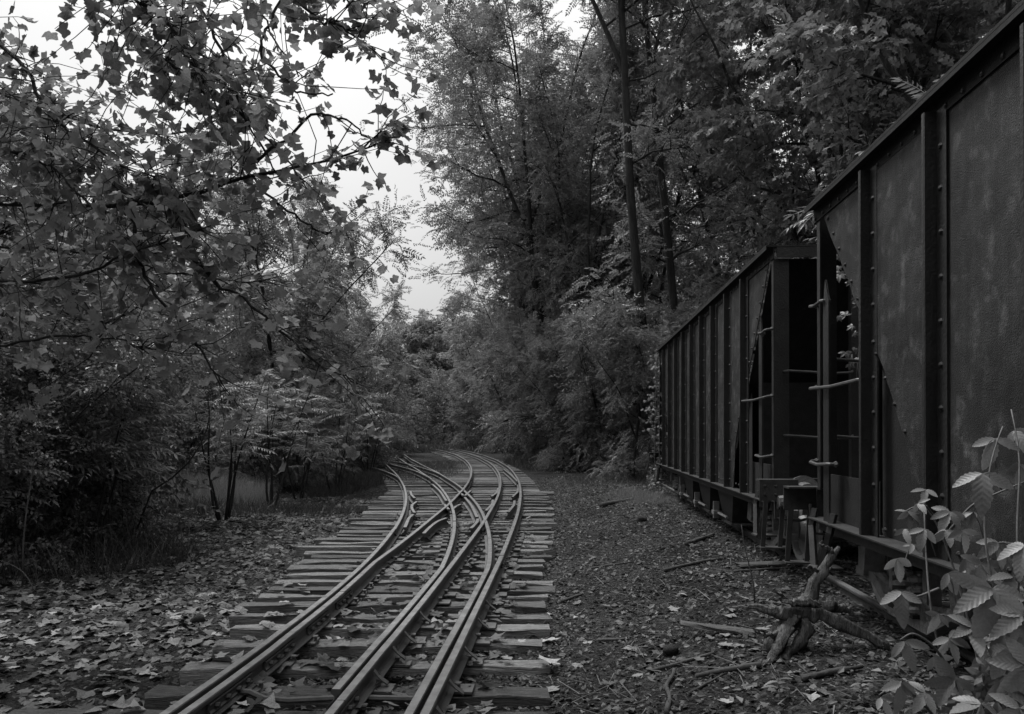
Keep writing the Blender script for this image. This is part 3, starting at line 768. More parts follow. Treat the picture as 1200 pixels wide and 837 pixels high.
def frames(d, rg, roll=.5):
    """rotation matrices whose x axis is d and z axis leans up; d (n,3)"""
    d = d / (np.linalg.norm(d, axis=1)[:, None] + 1e-9)
    upv = np.tile([0, 0, 1.], (len(d), 1)) + rg.normal(0, roll, d.shape)
    y = np.cross(upv, d); y /= np.linalg.norm(y, axis=1)[:, None] + 1e-9; z = np.cross(d, y)
    return np.stack([d, y, z], 2)
def scatter(tmpls, pos, M, sc, rg):
    """place templates (v,t) at pos with frames M, scale sc"""
    V, T, n = [], [], 0; pick = rg.integers(0, len(tmpls), len(pos))
    for k, (v, t) in enumerate(tmpls):
        i = np.where(pick == k)[0]
        if not len(i): continue
        w = np.einsum('nij,vj->nvi', M[i], v) * sc[i][:, None, None] + pos[i][:, None, :]
        V.append(w.reshape(-1, 3)); T.append((t[None] + (np.arange(len(i)) * len(v))[:, None, None] + n).reshape(-1, 3)); n += w.shape[0] * w.shape[1]
    return np.concatenate(V), np.concatenate(T)

# ------------------------------------------------------------------ tree generator
def wander(p, d, L, n, rg, wob=.12, grav=0.0):
    pts = [np.array(p, float)]; d = np.array(d, float); d /= np.linalg.norm(d)
    for i in range(n):
        d = d + rg.normal(0, wob, 3) + (0, 0, grav); d /= np.linalg.norm(d); pts.append(pts[-1] + d * L / n)
    return np.array(pts), d
def make_tree_mesh(nm, seed, H, trunk_r, base, spread, nl, nsub, nspray, tmpls, mat, lean=(0, 0), top_up=.5, spray_sc=1.0, clump=.35, bark=None, fork=0, low_droop=0., dens_low=1.0, wob=.05):
    """returns meshes (trunk, branchwork, crown). base = crown base as a fraction of H"""
    rg = np.random.default_rng(seed); bark = bark or M_BARK
    tp, _ = wander((0, 0, -.3), (lean[0], lean[1], 1), H * (fork or 1.0), 10, rg, wob, .03)
    tr = MB(); rad = trunk_r * (1 - (.55 if fork else .88) * np.linspace(0, 1, 11) ** .8); rad[0] *= 1.35
    tr.tube(tp, rad, 9)
    br = MB(); pos, dr = [], []
    axes = [(tp, 0, trunk_r)]
    if fork:
        for k in range(4):
            az = k * 1.75 + rg.uniform(0, 1); j = 10 - 2 * (k % 2) - (k == 3); o_ = .28 + .22 * rg.uniform()
            L = H * (1 - fork) * rg.uniform(.85, 1.1) + np.linalg.norm(tp[10] - tp[j])
            lp, _ = wander(tp[j], (o_ * math.cos(az), o_ * math.sin(az), 1), L, 10, rg, .09, .02)
            br.tube(lp, np.linspace(trunk_r * .42, .012, 11), 7, False); axes.append((lp, fork, trunk_r * .45))
    for k in range(nl):
        ax, f0, ar = axes[k % len(axes)] if fork else axes[0]
        bs_ = base if ax is tp else .04
        f = bs_ + (1 - bs_) * ((k + rg.uniform(0, 1.5)) / nl) ** dens_low; f = min(f, .99)
        i = f * 10; j = min(int(i), 9); p = ax[j] + (ax[j+1] - ax[j]) * (i - j)
        g = np.clip((p[2] / H - base) / (1 - base), 0, 1)
        prof = (.55 + .9 * g) if g < .35 else (.88 * (1.05 - g) / .7 + .22)
        if fork and ax is not tp: prof *= .72
        L = spread * prof * rg.uniform(.6, 1.3)
        az = k * 2.399 + rg.normal(0, .6); el = top_up * (.1 + 1.1 * g) + rg.normal(0, .28) - low_droop * (1 - g)
        d = (math.cos(az) * math.cos(el), math.sin(az) * math.cos(el), math.sin(el))
        bp, bd = wander(p, d, L, 5, rg, .17, -.015)
        r0 = ar * .34 * (1.1 - f) + .012
        br.tube(bp, np.linspace(r0, .008, 6), 5, False)
        for m in range(nsub):
            s = .2 + .8 * (m + rg.uniform(0, 1)) / nsub; i2 = min(s, .999) * 5; j2 = int(i2); q = bp[j2] + (bp[j2+1] - bp[j2]) * (i2 - j2)
            dd = (bp[j2+1] - bp[j2]); dd = dd / np.linalg.norm(dd); side = rg.normal(0, .8, 3); side[2] *= .7
            l2 = L * rg.uniform(.18, .4) * (1.15 - .5 * s) + .2
            sp, sd = wander(q, dd + side, l2, 3, rg, .22, -.02)
            br.tube(sp, np.linspace(r0 * .35 + .004, .004, 4), 3, False)
            for w in range(nspray):
                t = rg.uniform(.1, 1.0) * 3; j3 = min(int(t), 2); c = sp[j3] + (sp[j3+1] - sp[j3]) * (t - j3)
                pos.append(c + rg.normal(0, clump * (.35 if w % 3 else .7), 3) * (1, 1, .7))
                o = sd + rg.normal(0, .7, 3); o[2] = o[2] * .5 - .05; dr.append(o)
    pos = np.array(pos); dr = np.array(dr)
    Mx = frames(dr, rg, .55); sc = rg.uniform(.7, 1.25, len(pos)) * spray_sc
    v, t = scatter(tmpls, pos, Mx, sc, rg)
    return tr.mesh(nm + '_trunk', bark, True), br.mesh(nm + '_branchwork', bark, True), mesh_np(nm + '_crown', v, t, mat)
LOCF = [frond(.42, 8, .10, .35, rhomb(1, .24), s, False) for s in range(3)]
AILF = [frond(.60, 9, .15, .45, rhomb(1, .19), s + 5, False) for s in range(3)]
hexl = (np.array([(0, 0, 0), (.25, .36, .05), (.6, .40, -.03), (1, 0, -.12), (.6, -.40, -.03), (.25, -.36, .05), (.45, 0, .0)]), np.array([(6, 1, 0), (6, 2, 1), (6, 3, 2), (6, 4, 3), (6, 5, 4), (6, 0, 5)]))
mapl = lobed(seed=2, curl=.3)
starl = (np.array([(0, 0, 0), (.05, .42, .02), (.38, .25, 0), (.5, .52, -.06), (.62, .2, 0), (1, 0, -.12), (.62, -.2, 0), (.5, -.52, -.06), (.38, -.25, 0), (.05, -.42, .02)]) , np.array([(0, 2, 1), (2, 4, 3), (0, 4, 2), (0, 5, 4), (0, 6, 5), (0, 8, 6), (8, 7, 6), (0, 9, 8)]))
MAPF = [twig_spray(.45, 7, .17, starl, s) for s in range(3)]
SHRF = [twig_spray(.32, 8, .085, rhomb(1, .3), s + 9) for s in range(3)]
FARF = [frond(.5, 5, .20, .35, rhomb(1, .28), s + 20, False) for s in range(2)]

PROTO = {}
PROTO['locust_a'] = make_tree_mesh('locust_tree', 21, 19, .20, .22, 4.0, 46, 8, 11, LOCF, M_LOC, (.05, 0), .7, 1.2, .6, fork=.45)
PROTO['locust_b'] = make_tree_mesh('locust_tree_b', 22, 16, .17, .12, 3.8, 46, 8, 10, LOCF, M_LOC, (-.04, .02), .6, 1.2, .6, fork=.4)
PROTO['ail_a'] = make_tree_mesh('ailanthus_tree', 23, 11, .12, .08, 3.0, 42, 7, 7, AILF, M_LOC, (.03, 0), .5, 1.0, .5, fork=.35)
PROTO['maple_a'] = make_tree_mesh('maple_tree', 24, 14, .20, .10, 3.8, 46, 8, 8, MAPF, M_MAP, (0, 0), .55, .85, .5, fork=.4)
PROTO['shrub_a'] = make_tree_mesh('shrub', 25, 4.2, .04, .05, 1.6, 36, 7, 8, SHRF, M_SHR, (0, 0), .7, 1.0, .32, fork=.3)
PROTO['shrub_b'] = make_tree_mesh('shrub_b', 26, 3.0, .03, .04, 1.4, 30, 6, 7, LOCF, M_LOC, (0, 0), .6, .6, .32, fork=.3)
PROTO['far_a'] = make_tree_mesh('far_tree', 27, 13, .2, .06, 3.8, 44, 7, 7, FARF, M_FAR, (0, 0), .6, 1.1, .6, fork=.4)
PROTO['far_b'] = make_tree_mesh('far_tree_b', 28, 14, .2, .08, 3.3, 44, 7, 7, FARF, M_FAR, (0, 0), .8, 1.0, .6, fork=.5)
PROTO['tall_a'] = make_tree_mesh('tall_locust_tree', 31, 25, .19, .22, 4.2, 50, 8, 10, LOCF, M_LOC, (0, 0), .8, 1.2, .6, fork=.72, wob=.018)
def put_tree(proto, name, label, cat, x, y, s=1.0, rz=None, group=None, sxy=None, tilt=(0, 0)):
    rz = random.uniform(0, 6.28) if rz is None else rz
    t = thing(name, label, cat, (x, y, gh1(x, y)), (tilt[0], tilt[1], rz), group)
    t.scale = (sxy or s, sxy or s, s)
    a, b, c = PROTO[proto]
    link('trunk', a, t); tag(link('branchwork', b, t), kind='stuff'); tag(link('crown', c, t), kind='stuff')
    return t
ORD = 'first second third fourth fifth sixth seventh eighth ninth tenth eleventh twelfth thirteenth fourteenth fifteenth sixteenth seventeenth eighteenth nineteenth twentieth twenty-first twenty-second twenty-third twenty-fourth twenty-fifth twenty-sixth twenty-seventh twenty-eighth twenty-ninth thirtieth'.split()
def number(objs, text):
    for k, o in enumerate(sorted(objs, key=lambda o: o.location.x / o.location.y)): o['label'] = text % ORD[k]
def col_x(px, y): return (px - 600) * y / F
RW, LW, FW, RU, LU = 'trees in the wood right of the track', 'trees in the wood left of the track', 'far trees closing the view', 'undergrowth along the right edge of the wood', 'undergrowth along the left edge of the wood'
# right-hand wood: px column at its depth, depth, prototype, scale
for px, y, pr, s, sxy, rz, tilt, lab in [
    (772, 25, 'tall_a', 1.0, 1.0, 3.14, -.125, 'tall dark leaning trunk with high crown just beyond the far end of the hopper cars'),
    (800, 27, 'tall_a', 1.05, .95, 1.2, -.035, 'straight tall trunk just right of the leaning dark trunk'),
    (695, 34, 'locust_b', 1.25, 1.1, None, 0, 'leafy locust tree standing behind the bare ground right of the track'),
    (655, 38, 'locust_a', 1.35, 1.35, 2.0, -.03, 'spreading locust tree whose crown leans over the track beside the sky gap'),
    (950, 20, 'maple_a', 1.05, .85, None, 0, 'full broadleaf maple rising behind the farther hopper car'),
    (1050, 17.5, 'maple_a', 1.05, .95, None, 0, 'broadleaf maple rising behind the gap between the hopper cars'),
    (1150, 14.5, 'maple_a', 1.0, 1.0, None, 0, 'large-leaved maple reaching over the nearest hopper car')]:
    t_ = put_tree(pr, 'locust_tree' if 'map' not in pr else 'maple_tree', lab, 'tree', col_x(px, y), y, s, rz, None, sxy, (0, 0))
    if tilt: t_.rotation_euler = (Matrix.Rotation(tilt, 3, 'Y') @ Matrix.Rotation(rz, 3, 'Z')).to_euler()
batch = []
for px, y, pr, s in [(720, 40, 'locust_b', 1.2), (780, 36, 'locust_b', 1.3), (850, 33, 'locust_a', 1.2), (930, 30, 'maple_a', 1.3), (1020, 26, 'locust_b', 1.2), (1130, 24, 'maple_a', 1.3), (650, 45, 'locust_a', 1.45), (622, 50, 'locust_a', 1.5), (1230, 19, 'maple_a', 1.2), (1260, 27, 'locust_a', 1.2),
                     (632, 48, 'locust_b', 1.1), (610, 58, 'locust_b', 1.0), (660, 52, 'locust_a', 1.2), (720, 56, 'locust_b', 1.4), (560, 70, 'far_a', 1.0), (600, 72, 'far_b', 1.1), (660, 72, 'far_a', 1.3), (740, 70, 'far_b', 1.4), (820, 55, 'far_a', 1.4), (900, 48, 'far_b', 1.4), (1000, 42, 'far_a', 1.4), (1110, 40, 'far_b', 1.4)]:
    batch.append(put_tree(pr, 'broadleaf_tree', 'one of the crowded trees of the dense wood right of the curving track', 'tree', col_x(px, y), y, s * random.uniform(.95, 1.05), group=RW))
number(batch, 'crowded leafy tree in the wood right of the track, %s from the left')
batch = []
for px, y, pr, s in [(640, 40, 'ail_a', .7), (665, 35, 'ail_a', .65), (700, 31, 'ail_a', .6), (735, 29, 'shrub_a', 1.2), (775, 25, 'ail_a', .6), (620, 46, 'shrub_a', 1.3), (590, 54, 'ail_a', .7), (565, 60, 'shrub_b', 1.8), (680, 30.5, 'shrub_a', .8), (720, 27, 'shrub_b', .7), (742, 23.5, 'ail_a', .5), (705, 28, 'ail_a', .5), (660, 32, 'ail_a', .5), (545, 62, 'ail_a', .65), (520, 66, 'shrub_a', 1.4), (650, 44, 'shrub_a', 1.4), (745, 34, 'ail_a', .7),
                     (690, 38, 'shrub_a', 1.5), (850, 22, 'ail_a', .45), (900, 17, 'ail_a', .4), (820, 24, 'shrub_a', 1.0), (1000, 19, 'shrub_a', 1.1), (1080, 12.5, 'ail_a', .42), (940, 20, 'shrub_a', 1.2)]:
    batch.append(put_tree(pr, 'leafy_shrub', 'one of the leafy shrubs filling the edge of the wood right of the track', 'shrub', col_x(px, y), y, s, group=RU))
number(batch, 'leafy shrub edging the wood right of the track, %s from the left')
# far end
batch = []
for px, y, pr, s in [(505, 86, 'far_b', 1.12), (478, 92, 'far_a', 1.0), (532, 84, 'far_a', 1.1), (450, 84, 'far_b', .95), (420, 78, 'far_a', 1.0), (545, 98, 'far_b', 1.2), (490, 106, 'far_a', 1.15), (455, 104, 'far_a', 1.15), (520, 78, 'far_a', .7), (490, 76, 'far_a', .6), (465, 74, 'far_b', .6), (390, 90, 'far_b', 1.2), (350, 80, 'far_a', 1.2), (580, 90, 'far_a', 1.2)]:
    batch.append(put_tree(pr, 'distant_tree', 'one of the pale distant trees closing the view where the track vanishes', 'tree', col_x(px, y), y, s, group=FW))
number(batch, 'pale distant tree where the track vanishes, %s from the left')
# left-hand wood
for px, y, pr, s, lab in [
    (362, 34, 'locust_b', .80, 'slender-trunked locust tree left of the sky gap, taller than its neighbours'),
    (383, 42, 'ail_a', 1.0, 'dark rounded tree where the left wood meets the track'),
    (330, 26, 'ail_a', .95, 'feathery ailanthus tree behind the leaf-strewn clearing'),
    (60, 14, 'shrub_a', 1.75, 'dense dark small-leaved tree at the left edge of the picture')]:
    put_tree(pr, 'locust_tree' if 'loc' in pr else 'broadleaf_tree', lab, 'tree', col_x(px, y), y, s)
batch = []
for px, y, pr, s in [(280, 40, 'locust_b', .8), (200, 34, 'ail_a', 1.1), (120, 30, 'ail_a', 1.2), (30, 26, 'locust_b', .8), (-80, 20, 'maple_a', .8), (340, 54, 'far_a', .9), (260, 56, 'far_b', 1.0), (170, 50, 'far_a', 1.0), (80, 46, 'far_b', 1.0), (-20, 40, 'far_a', 1.1), (380, 62, 'far_a', .8), (430, 64, 'far_a', .62), (-200, 24, 'maple_a', .9), (-350, 16, 'maple_a', .9)]:
    batch.append(put_tree(pr, 'broadleaf_tree', 'one of the trees of the thick wood left of the track', 'tree', col_x(px, y), y, s, group=LW))
number(batch, 'leafy tree in the thick wood left of the track, %s from the left')
batch = []
for px, y, pr, s in [(30, 10.6, 'shrub_a', .75), (120, 12.6, 'shrub_a', .8), (75, 11.8, 'shrub_a', .8), (20, 12.5, 'shrub_a', .95), (110, 15, 'shrub_a', 1.0), (-60, 10.5, 'shrub_a', .9), (120, 21, 'shrub_a', 1.2), (90, 21, 'shrub_a', 1.3), (300, 24, 'shrub_b', 1.2), (350, 24, 'ail_a', .38), (385, 29, 'ail_a', .45), (415, 34, 'shrub_a', 1.2), (440, 42, 'ail_a', .5), (455, 50, 'shrub_a', 1.3), (465, 58, 'shrub_b', 1.5), (220, 27, 'shrub_a', 1.2), (255, 30, 'ail_a', .5), (180, 30, 'shrub_a', 1.5), (40, 18, 'shrub_a', 1.2), (-20, 15, 'shrub_a', 1.3), (400, 27.5, 'shrub_b', .6), (425, 32, 'shrub_b', .7), (443, 36, 'shrub_b', .7), (455, 41, 'shrub_b', .7), (462, 47, 'shrub_b', .8), (475, 66, 'shrub_b', 1.3)]:
    batch.append(put_tree(pr, 'leafy_shrub', 'one of the leafy shrubs filling the edge of the wood left of the track', 'shrub', col_x(px, y), y, s, group=LU))
number(batch, 'leafy shrub edging the wood left of the track, %s from the left')

# the wood goes on behind and beside the photographer
for x, y, pr, s in [(-9, 1.5, 'ail_a', .9), (-11, -3, 'locust_b', 1.0), (-8, -8, 'maple_a', 1.0), (-5.5, -14, 'locust_a', 1.0), (-12, -14, 'locust_b', 1.1), (-3, -22, 'locust_b', 1.0), (2, -20, 'maple_a', 1.1), (8, -16, 'locust_a', 1.0), (9, -8, 'maple_a', 1.1), (8.5, -1, 'maple_a', 1.1), (8.8, 6, 'maple_a', 1.0),
                    (13, -12, 'locust_b', 1.1), (-16, 4, 'locust_b', 1.0), (-14, 8, 'maple_a', .9), (14, 2, 'locust_a', 1.1), (-8.5, -20, 'maple_a', 1.2), (-1, -30, 'locust_a', 1.2), (6, -27, 'locust_b', 1.2), (3.5, -12, 'ail_a', .8), (-4.6, -7, 'ail_a', .7)]:
    put_tree(pr, 'broadleaf_tree', 'one of the trees of the wood behind and beside the viewpoint', 'tree', x, y, s, group='trees around the viewpoint')

# ------------------------------------------------------------------ sycamore boughs overhead on the left
def groundpt(px, py):
    d = 6.0
    for _ in range(30):
        x = (px - 600) * d / F; d = F * (CAMZ - gh1(x, d)) / (py - HZ)
    return np.array([(px - 600) * d / F, d, gh1((px - 600) * d / F, d)])
def smooth_path(p, n):
    p = np.asarray(p, float); k = np.linspace(0, len(p) - 1, n); q = np.stack([np.interp(k, np.arange(len(p)), p[:, c]) for c in range(3)], 1)
    for _ in range(3): q[1:-1] = (q[:-2] + 2 * q[1:-1] + q[2:]) / 4
    return q
def build_sycamore():
    rg = np.random.default_rng(77)
    bx_, by_ = -8.6, 8.2; g0 = gh1(bx_, by_)
    t = thing('sycamore_tree', 'large-leaved sycamore whose low boughs hang across the upper left', 'tree', (bx_, by_, g0))
    o = np.array([bx_, by_, g0])
    tp = np.array([(0, 0, -.3), (.05, 0, 2), (.1, -.05, 4.2), (.25, -.1, 6.5), (.3, 0, 9), (.2, .1, 12)])
    MB().tube(tp, [.36, .27, .24, .2, .15, .08], 12).build('trunk', M_BARK, t, True)
    # boughs: (points (px, py, depth), leaf density factor, thickness)
    B = [
     ([(-150,225,8.0),(0,235,7.4),(100,243,7.1),(190,240,7.0),(290,205,6.8),(390,190,6.6),(450,165,6.5)], .7, .035),
     ([(190,240,7.0),(240,320,6.9),(310,370,6.8),(370,425,6.7),(420,450,6.7)], .9, .018),
     ([(150,243,7.0),(170,330,6.8),(230,400,6.7),(260,450,6.6)], .9, .018),
     ([(-120,330,7.6),(0,332,7.2),(90,325,6.9),(170,290,6.7),(240,270,6.6)], 1.0, .024),
     ([(-150,-40,8.0),(20,60,7.5),(60,140,7.2),(130,190,7.0),(200,215,6.9)], 1.2, .028),
     ([(-60,-160,8.0),(100,0,7.2),(180,60,7.0),(260,110,6.8),(320,170,6.7),(360,215,6.6)], .8, .026),
     ([(60,-220,7.8),(220,-20,7.0),(262,60,6.8),(285,140,6.8),(330,210,6.7)], 1.0, .022),
     ([(180,-260,7.5),(310,-40,6.8),(365,20,6.6),(400,30,6.5),(440,58,6.4)], .4, .020),
     ([(330,-10,6.7),(300,60,6.7),(345,110,6.6),(390,110,6.5)], .35, .014),
     ([(300,190,6.8),(370,130,6.7),(405,140,6.6),(435,165,6.5)], .35, .014),
     ([(-150,130,7.6),(-20,170,7.2),(60,190,7.0),(130,270,6.8)], 1.1, .022),
     ([(250,-160,7.2),(330,-60,6.8),(400,-20,6.6),(430,5,6.5)], .3, .016),
     ([(40,-120,6.6),(150,-10,6.3),(200,30,6.2),(240,100,6.1)], 1.1, .018),
     ([(-140,60,8.4),(0,110,8.0),(110,150,7.8),(220,160,7.6),(300,120,7.5)], 1.0, .02),
     ([(-140,270,8.4),(20,290,8.0),(130,300,7.8),(240,330,7.6),(330,330,7.5)], 1.0, .02),
     ([(120,-200,8.4),(280,-30,7.8),(325,50,7.5),(350,90,7.4)], .35, .016),
     ([(290,205,6.8),(340,250,7.0),(380,275,7.1),(415,270,7.2)], .6, .012),
     ([(-100,420,7.0),(20,400,6.9),(110,390,6.8),(180,410,6.7)], .5, .018),
    ]
    P = []; D = []
    for pts, dens, th in B:
        w = np.array([unproj(*p) for p in pts])
        if pts[0][0] < 0 or pts[0][1] < -50:       # joins the trunk
            zt = np.clip(w[0][2] - .6, 2.2, 11); root = o + np.array([np.interp(zt, tp[:, 2], tp[:, 0]), 0, zt]); w = np.concatenate([[root], w])
        q = smooth_path(w, 26); q[1:-1] += rg.normal(0, .012, q[1:-1].shape)
        bo = MB().tube(q - o, np.linspace(th, .006, 26), 6).build('bough', M_BARK, t, True)
        L = np.linalg.norm(np.diff(q, axis=0), axis=1).sum()
        tw = MB(); nt = int(L * 12.5 * dens)
        for k in range(nt):
            i = rg.uniform(5 if len(w) > len(pts) else 2, 24.9); j = int(i); c = q[j] + (q[j+1] - q[j]) * (i - j)
            dd = q[j+1] - q[j]; dd /= np.linalg.norm(dd); dv = dd * .7 + rg.normal(0, .75, 3) * (1, .7, .8)
            gap = math.sin(c[0] * 4.1 + 1) + math.sin(c[2] * 4.7 + c[0] * 1.3) + math.sin(c[1] * 5 + c[2] * 2) + rg.normal(0, .6)
            if gap < -1.5: continue
            sp, sd = wander(c, dv, rg.uniform(.25, .95), 4, rg, .22, -.02)
            tw.tube(sp - o, np.linspace(.006, .0025, 5), 3, False)
            for m in range(rg.integers(4, 8)):
                s = (rg.uniform(.2, 1) if m else .99) * 4; j3 = min(int(s), 3); a = sp[j3] + (sp[j3+1] - sp[j3]) * (s - j3)
                P.append(a + rg.normal(0, .03, 3) + (0, 0, -.03)); dn = sd * .6 + rg.normal(0, .7, 3); dn[2] = dn[2] * .5 - .45; D.append(dn)
        tag(tw.build('twig_spray', M_BARK, bo), kind='stuff')
    P = np.array(P); D = np.array(D); px = P[:, 0] / P[:, 1] * F + 600; py = HZ - (P[:, 2] - CAMZ) / P[:, 1] * F
    Mx = frames(D, rg, .9); sc = rg.uniform(.05, .105, len(P))
    lv = [lobed(seed=s, curl=.35) for s in (2, 5, 8, 12)]
    lm = [mesh_np('sycamore_leaf', v, f, M_SYC) for v, f in lv]
    vis = np.where((px > -10) & (px < 1200) & (py > -10) & (py < 700), sc / P[:, 1], 0)
    order = np.argsort(-vis); big = order[:300]; rest = order[300:]
    for i in big:
        ob = link('leaf', lm[int(rg.integers(0, 4))], t); ob.matrix_local = Matrix.Translation(P[i] - o) @ Matrix([list(r) for r in Mx[i]]).to_4x4() @ Matrix.Scale(float(sc[i]), 4)
    v, f = scatter(lv, P[rest] - o, Mx[rest], sc[rest], rg)
    tag(link('foliage', mesh_np('sycamore_foliage', v, f, M_SYCI), t), kind='stuff')
    print('sycamore leaves', len(P), 'twigs')
build_sycamore()

# ------------------------------------------------------------------ sumac and ailanthus saplings with separate fronds
ovl = ovate(1, .17, 3, .25, .3)
FRO = [mesh_np('frond', *frond(1.0, 11, .24, .35, ovl, s), M_SUM) for s in (1, 2, 3)]
def sapling(label, x, y, H, nst, nfr, flen, name='sumac_sapling', lo=.45, seed=0, spread=.25, up=.35, bark=None):
    rg = np.random.default_rng(seed); t = thing(name, label, 'sapling', (x, y, gh1(x, y)))
    stems = []
    for k in range(nst):
        az = k * 2.4 + rg.uniform(0, 1); d = (spread * math.cos(az), spread * math.sin(az), 1); h = H * rg.uniform(.7, 1.05)
        p, e = wander((.08 * math.cos(az), .08 * math.sin(az), -.05), d, h, 7, rg, .07, .01)
        MB().tube(p, np.linspace(.012 + .006 * H, .006, 8), 6).build('stem', bark or M_BARK, t, True); stems.append((p, e))
    for k in range(nfr):
        p, e = stems[k % nst]; f = lo + (1 - lo) * (rg.uniform(0, 1) ** .7); i = min(f, .999) * 7; j = int(i); c = p[j] + (p[j+1] - p[j]) * (i - j)
        az = rg.uniform(0, 6.28); el = rg.normal(up, .3); d = np.array([[math.cos(az) * math.cos(el), math.sin(az) * math.cos(el), math.sin(el)]])
        Mx = frames(d, rg, .25)[0]
        ob = link('frond', FRO[k % 3], t); ob.matrix_local = Matrix.Translation(c) @ Matrix([list(r) for r in Mx]).to_4x4() @ Matrix.Scale(float(flen * rg.uniform(.85, 1.5)), 4)
    return t
for i, (lab, px, y, H, ns, nf, fl) in enumerate([
    ('many-stemmed sapling with thin dark stems standing in the leaf litter', 262, 16.0, 3.0, 6, 90, .45),
    ('sumac sapling right behind the many-stemmed sapling', 318, 18.5, 3.0, 4, 70, .5),
    ('sumac with bright drooping fronds reaching towards the left rail', 392, 22.5, 3.3, 4, 90, .62),
    ('low sumac between the clearing and the left tie ends', 350, 20.5, 2.2, 4, 60, .5),
    ('tall sumac sapling behind the bright-fronded sumac', 345, 25.5, 4.2, 5, 90, .6),
    ('shaded sumac with broad drooping fronds at the left edge', 100, 11.4, 2.7, 4, 50, .6),
    ('shaded sumac partly cropped by the left picture edge', -6, 10.3, 2.2, 4, 40, .5),
    ('sumac sapling beside the dark small-leaved tree', 128, 13.4, 2.7, 4, 60, .5),
    ('sumac leaning over the far left rail', 432, 31, 3.0, 4, 70, .6)]):
    sapling(lab, col_x(px, y), y, H, ns, nf, fl, seed=40 + i)
sapling('ailanthus sapling showing feathery fronds above the nearest hopper car', 5.9, 12.2, 6.9, 5, 130, .6, 'ailanthus_sapling', .5, 61, .12)
sapling('ailanthus sapling showing fronds above the right end of the nearest hopper car', 5.4, 9.4, 6.0, 4, 110, .55, 'ailanthus_sapling', .5, 62, .1)

# ------------------------------------------------------------------ ground litter
rgl = np.random.default_rng(5)
def ground_frames(n, rg, tilt=.25):
    az = rg.uniform(0, 6.28, n); z = np.stack([rg.normal(0, tilt, n), rg.normal(0, tilt, n), np.ones(n)], 1); z /= np.linalg.norm(z, axis=1)[:, None]
    x = np.stack([np.cos(az), np.sin(az), 0 * az], 1); y = np.cross(z, x); y /= np.linalg.norm(y, axis=1)[:, None]; x = np.cross(y, z)
    return np.stack([x, y, z], 2)
def tie_top(x, y):
    """height of the tie tops where a tie lies, else ground"""
    h = gh(x, y); T = np.array(ties)
    for (ty, xl, xr) in ties:
        on = (np.abs(y - ty) < .1) & (x > xl) & (x < xr); h = np.where(on, .152, h)
    return h
dl = [lobed(seed=s, curl=.35, squish=q) for s, q in ((3, .95), (6, .8), (9, 1.05), (14, .7), (17, .9))]
cl_ = [(ovate(1, .3, 4, .5, .4, s)) for s in (1, 2)]
# single leaves: the largest in view
dlm = [mesh_np('fallen_leaf', v, f, M_DEAD) for v, f in dl]
k = 0
while k < 300:
    u = rgl.uniform(0, 1)
    if u < .68: x, y = rgl.uniform(-6.2, -2.0), rgl.uniform(4.3, 9)
    elif u < .92: x, y = rgl.uniform(-2.6, .3), rgl.uniform(4.4, 7.5)
    else: x, y = rgl.uniform(.3, 2.0), rgl.uniform(4.4, 8)
    if abs(x / y) > .66: continue
    if any(abs(x - float(fn(np.array([y]))[0])) < .1 for fn in (r1, r2, r3, r4, r5, r6)): continue
    h = float(tie_top(np.array([x]), np.array([y]))[0])
    Mx = ground_frames(1, rgl, .13)[0]
    side = 'left' if x < -2 else ('track' if x < .35 else 'right')
    ob = link('fallen_leaf', dlm[int(rgl.integers(0, 5))])
    ob.matrix_world = Matrix.Translation((x, y, h + .022)) @ Matrix([list(r) for r in Mx]).to_4x4() @ Matrix.Scale(float(rgl.uniform(.06, .145) if x < .35 else rgl.uniform(.05, .09)), 4)
    lab = {'left': 'dry pale fallen leaf lying in the litter left of the track', 'track': 'dry fallen leaf lying between the rails of the switch', 'right': 'dry fallen leaf on the dark grit right of the ties'}[side]
    tag(ob, lab, 'leaf', {'left': 'fallen leaves left of the track', 'track': 'fallen leaves between the rails', 'right': 'fallen leaves right of the track'}[side]); k += 1
def stuff_scatter(name, label, cat, n, sampler, tm, mat, smin, smax, tilt, lift=.012, pw=1.5, ties_on=False):
    x, y = sampler(n); h = tie_top(x, y) if ties_on else gh(x, y)
    sc = smin + (smax - smin) * rgl.uniform(0, 1, len(x)) ** pw
    v, f = scatter(tm, np.stack([x, y, h + lift], 1), ground_frames(len(x), rgl, tilt), sc, rgl)
    tag(link(name, mesh_np(name, v, f, mat)), label, cat, kind='stuff')
def box_s(x0, x1, y0, y1, pw=1.0, cond=None):
    def f(n):
        x = rgl.uniform(x0, x1, n); y = y0 + (y1 - y0) * rgl.uniform(0, 1, n) ** pw
        m = cond(x, y) if cond else np.ones(n, bool)
        return x[m], y[m]
    return f
leftc = lambda x, y: (x < r1(y) - .15) & (np.abs(x / y) < .75)
stuff_scatter('leaf_litter', 'layer of dead leaves covering the ground left of the track', 'leaf litter', 22000, box_s(-13, -1.8, 3.8, 21, 1.0, leftc), [(a, b) for a, b in dl] + [starl], M_LITTER, .035, .125, .28, .012)
stuff_scatter('small_leaf_litter', 'crumbled small dead leaves left of the track', 'leaf litter', 26000, box_s(-13, -1.8, 3.8, 24, 1.0, leftc), [rhomb(1, .35), rhomb(1, .22)] , M_LITTER, .02, .07, .5, .02)
inr = lambda x, y: (x > r1(y) - .2) & (x < r6(y) + .3)
stuff_scatter('track_litter', 'dead leaves and crumbs lying between the rails', 'leaf litter', 3500, box_s(-3.6, .8, 4.3, 16, 1.2, inr), [(a, b) for a, b in dl] + [starl, rhomb(1, .3)], M_LITTER, .03, .13, .3, .012, ties_on=True)
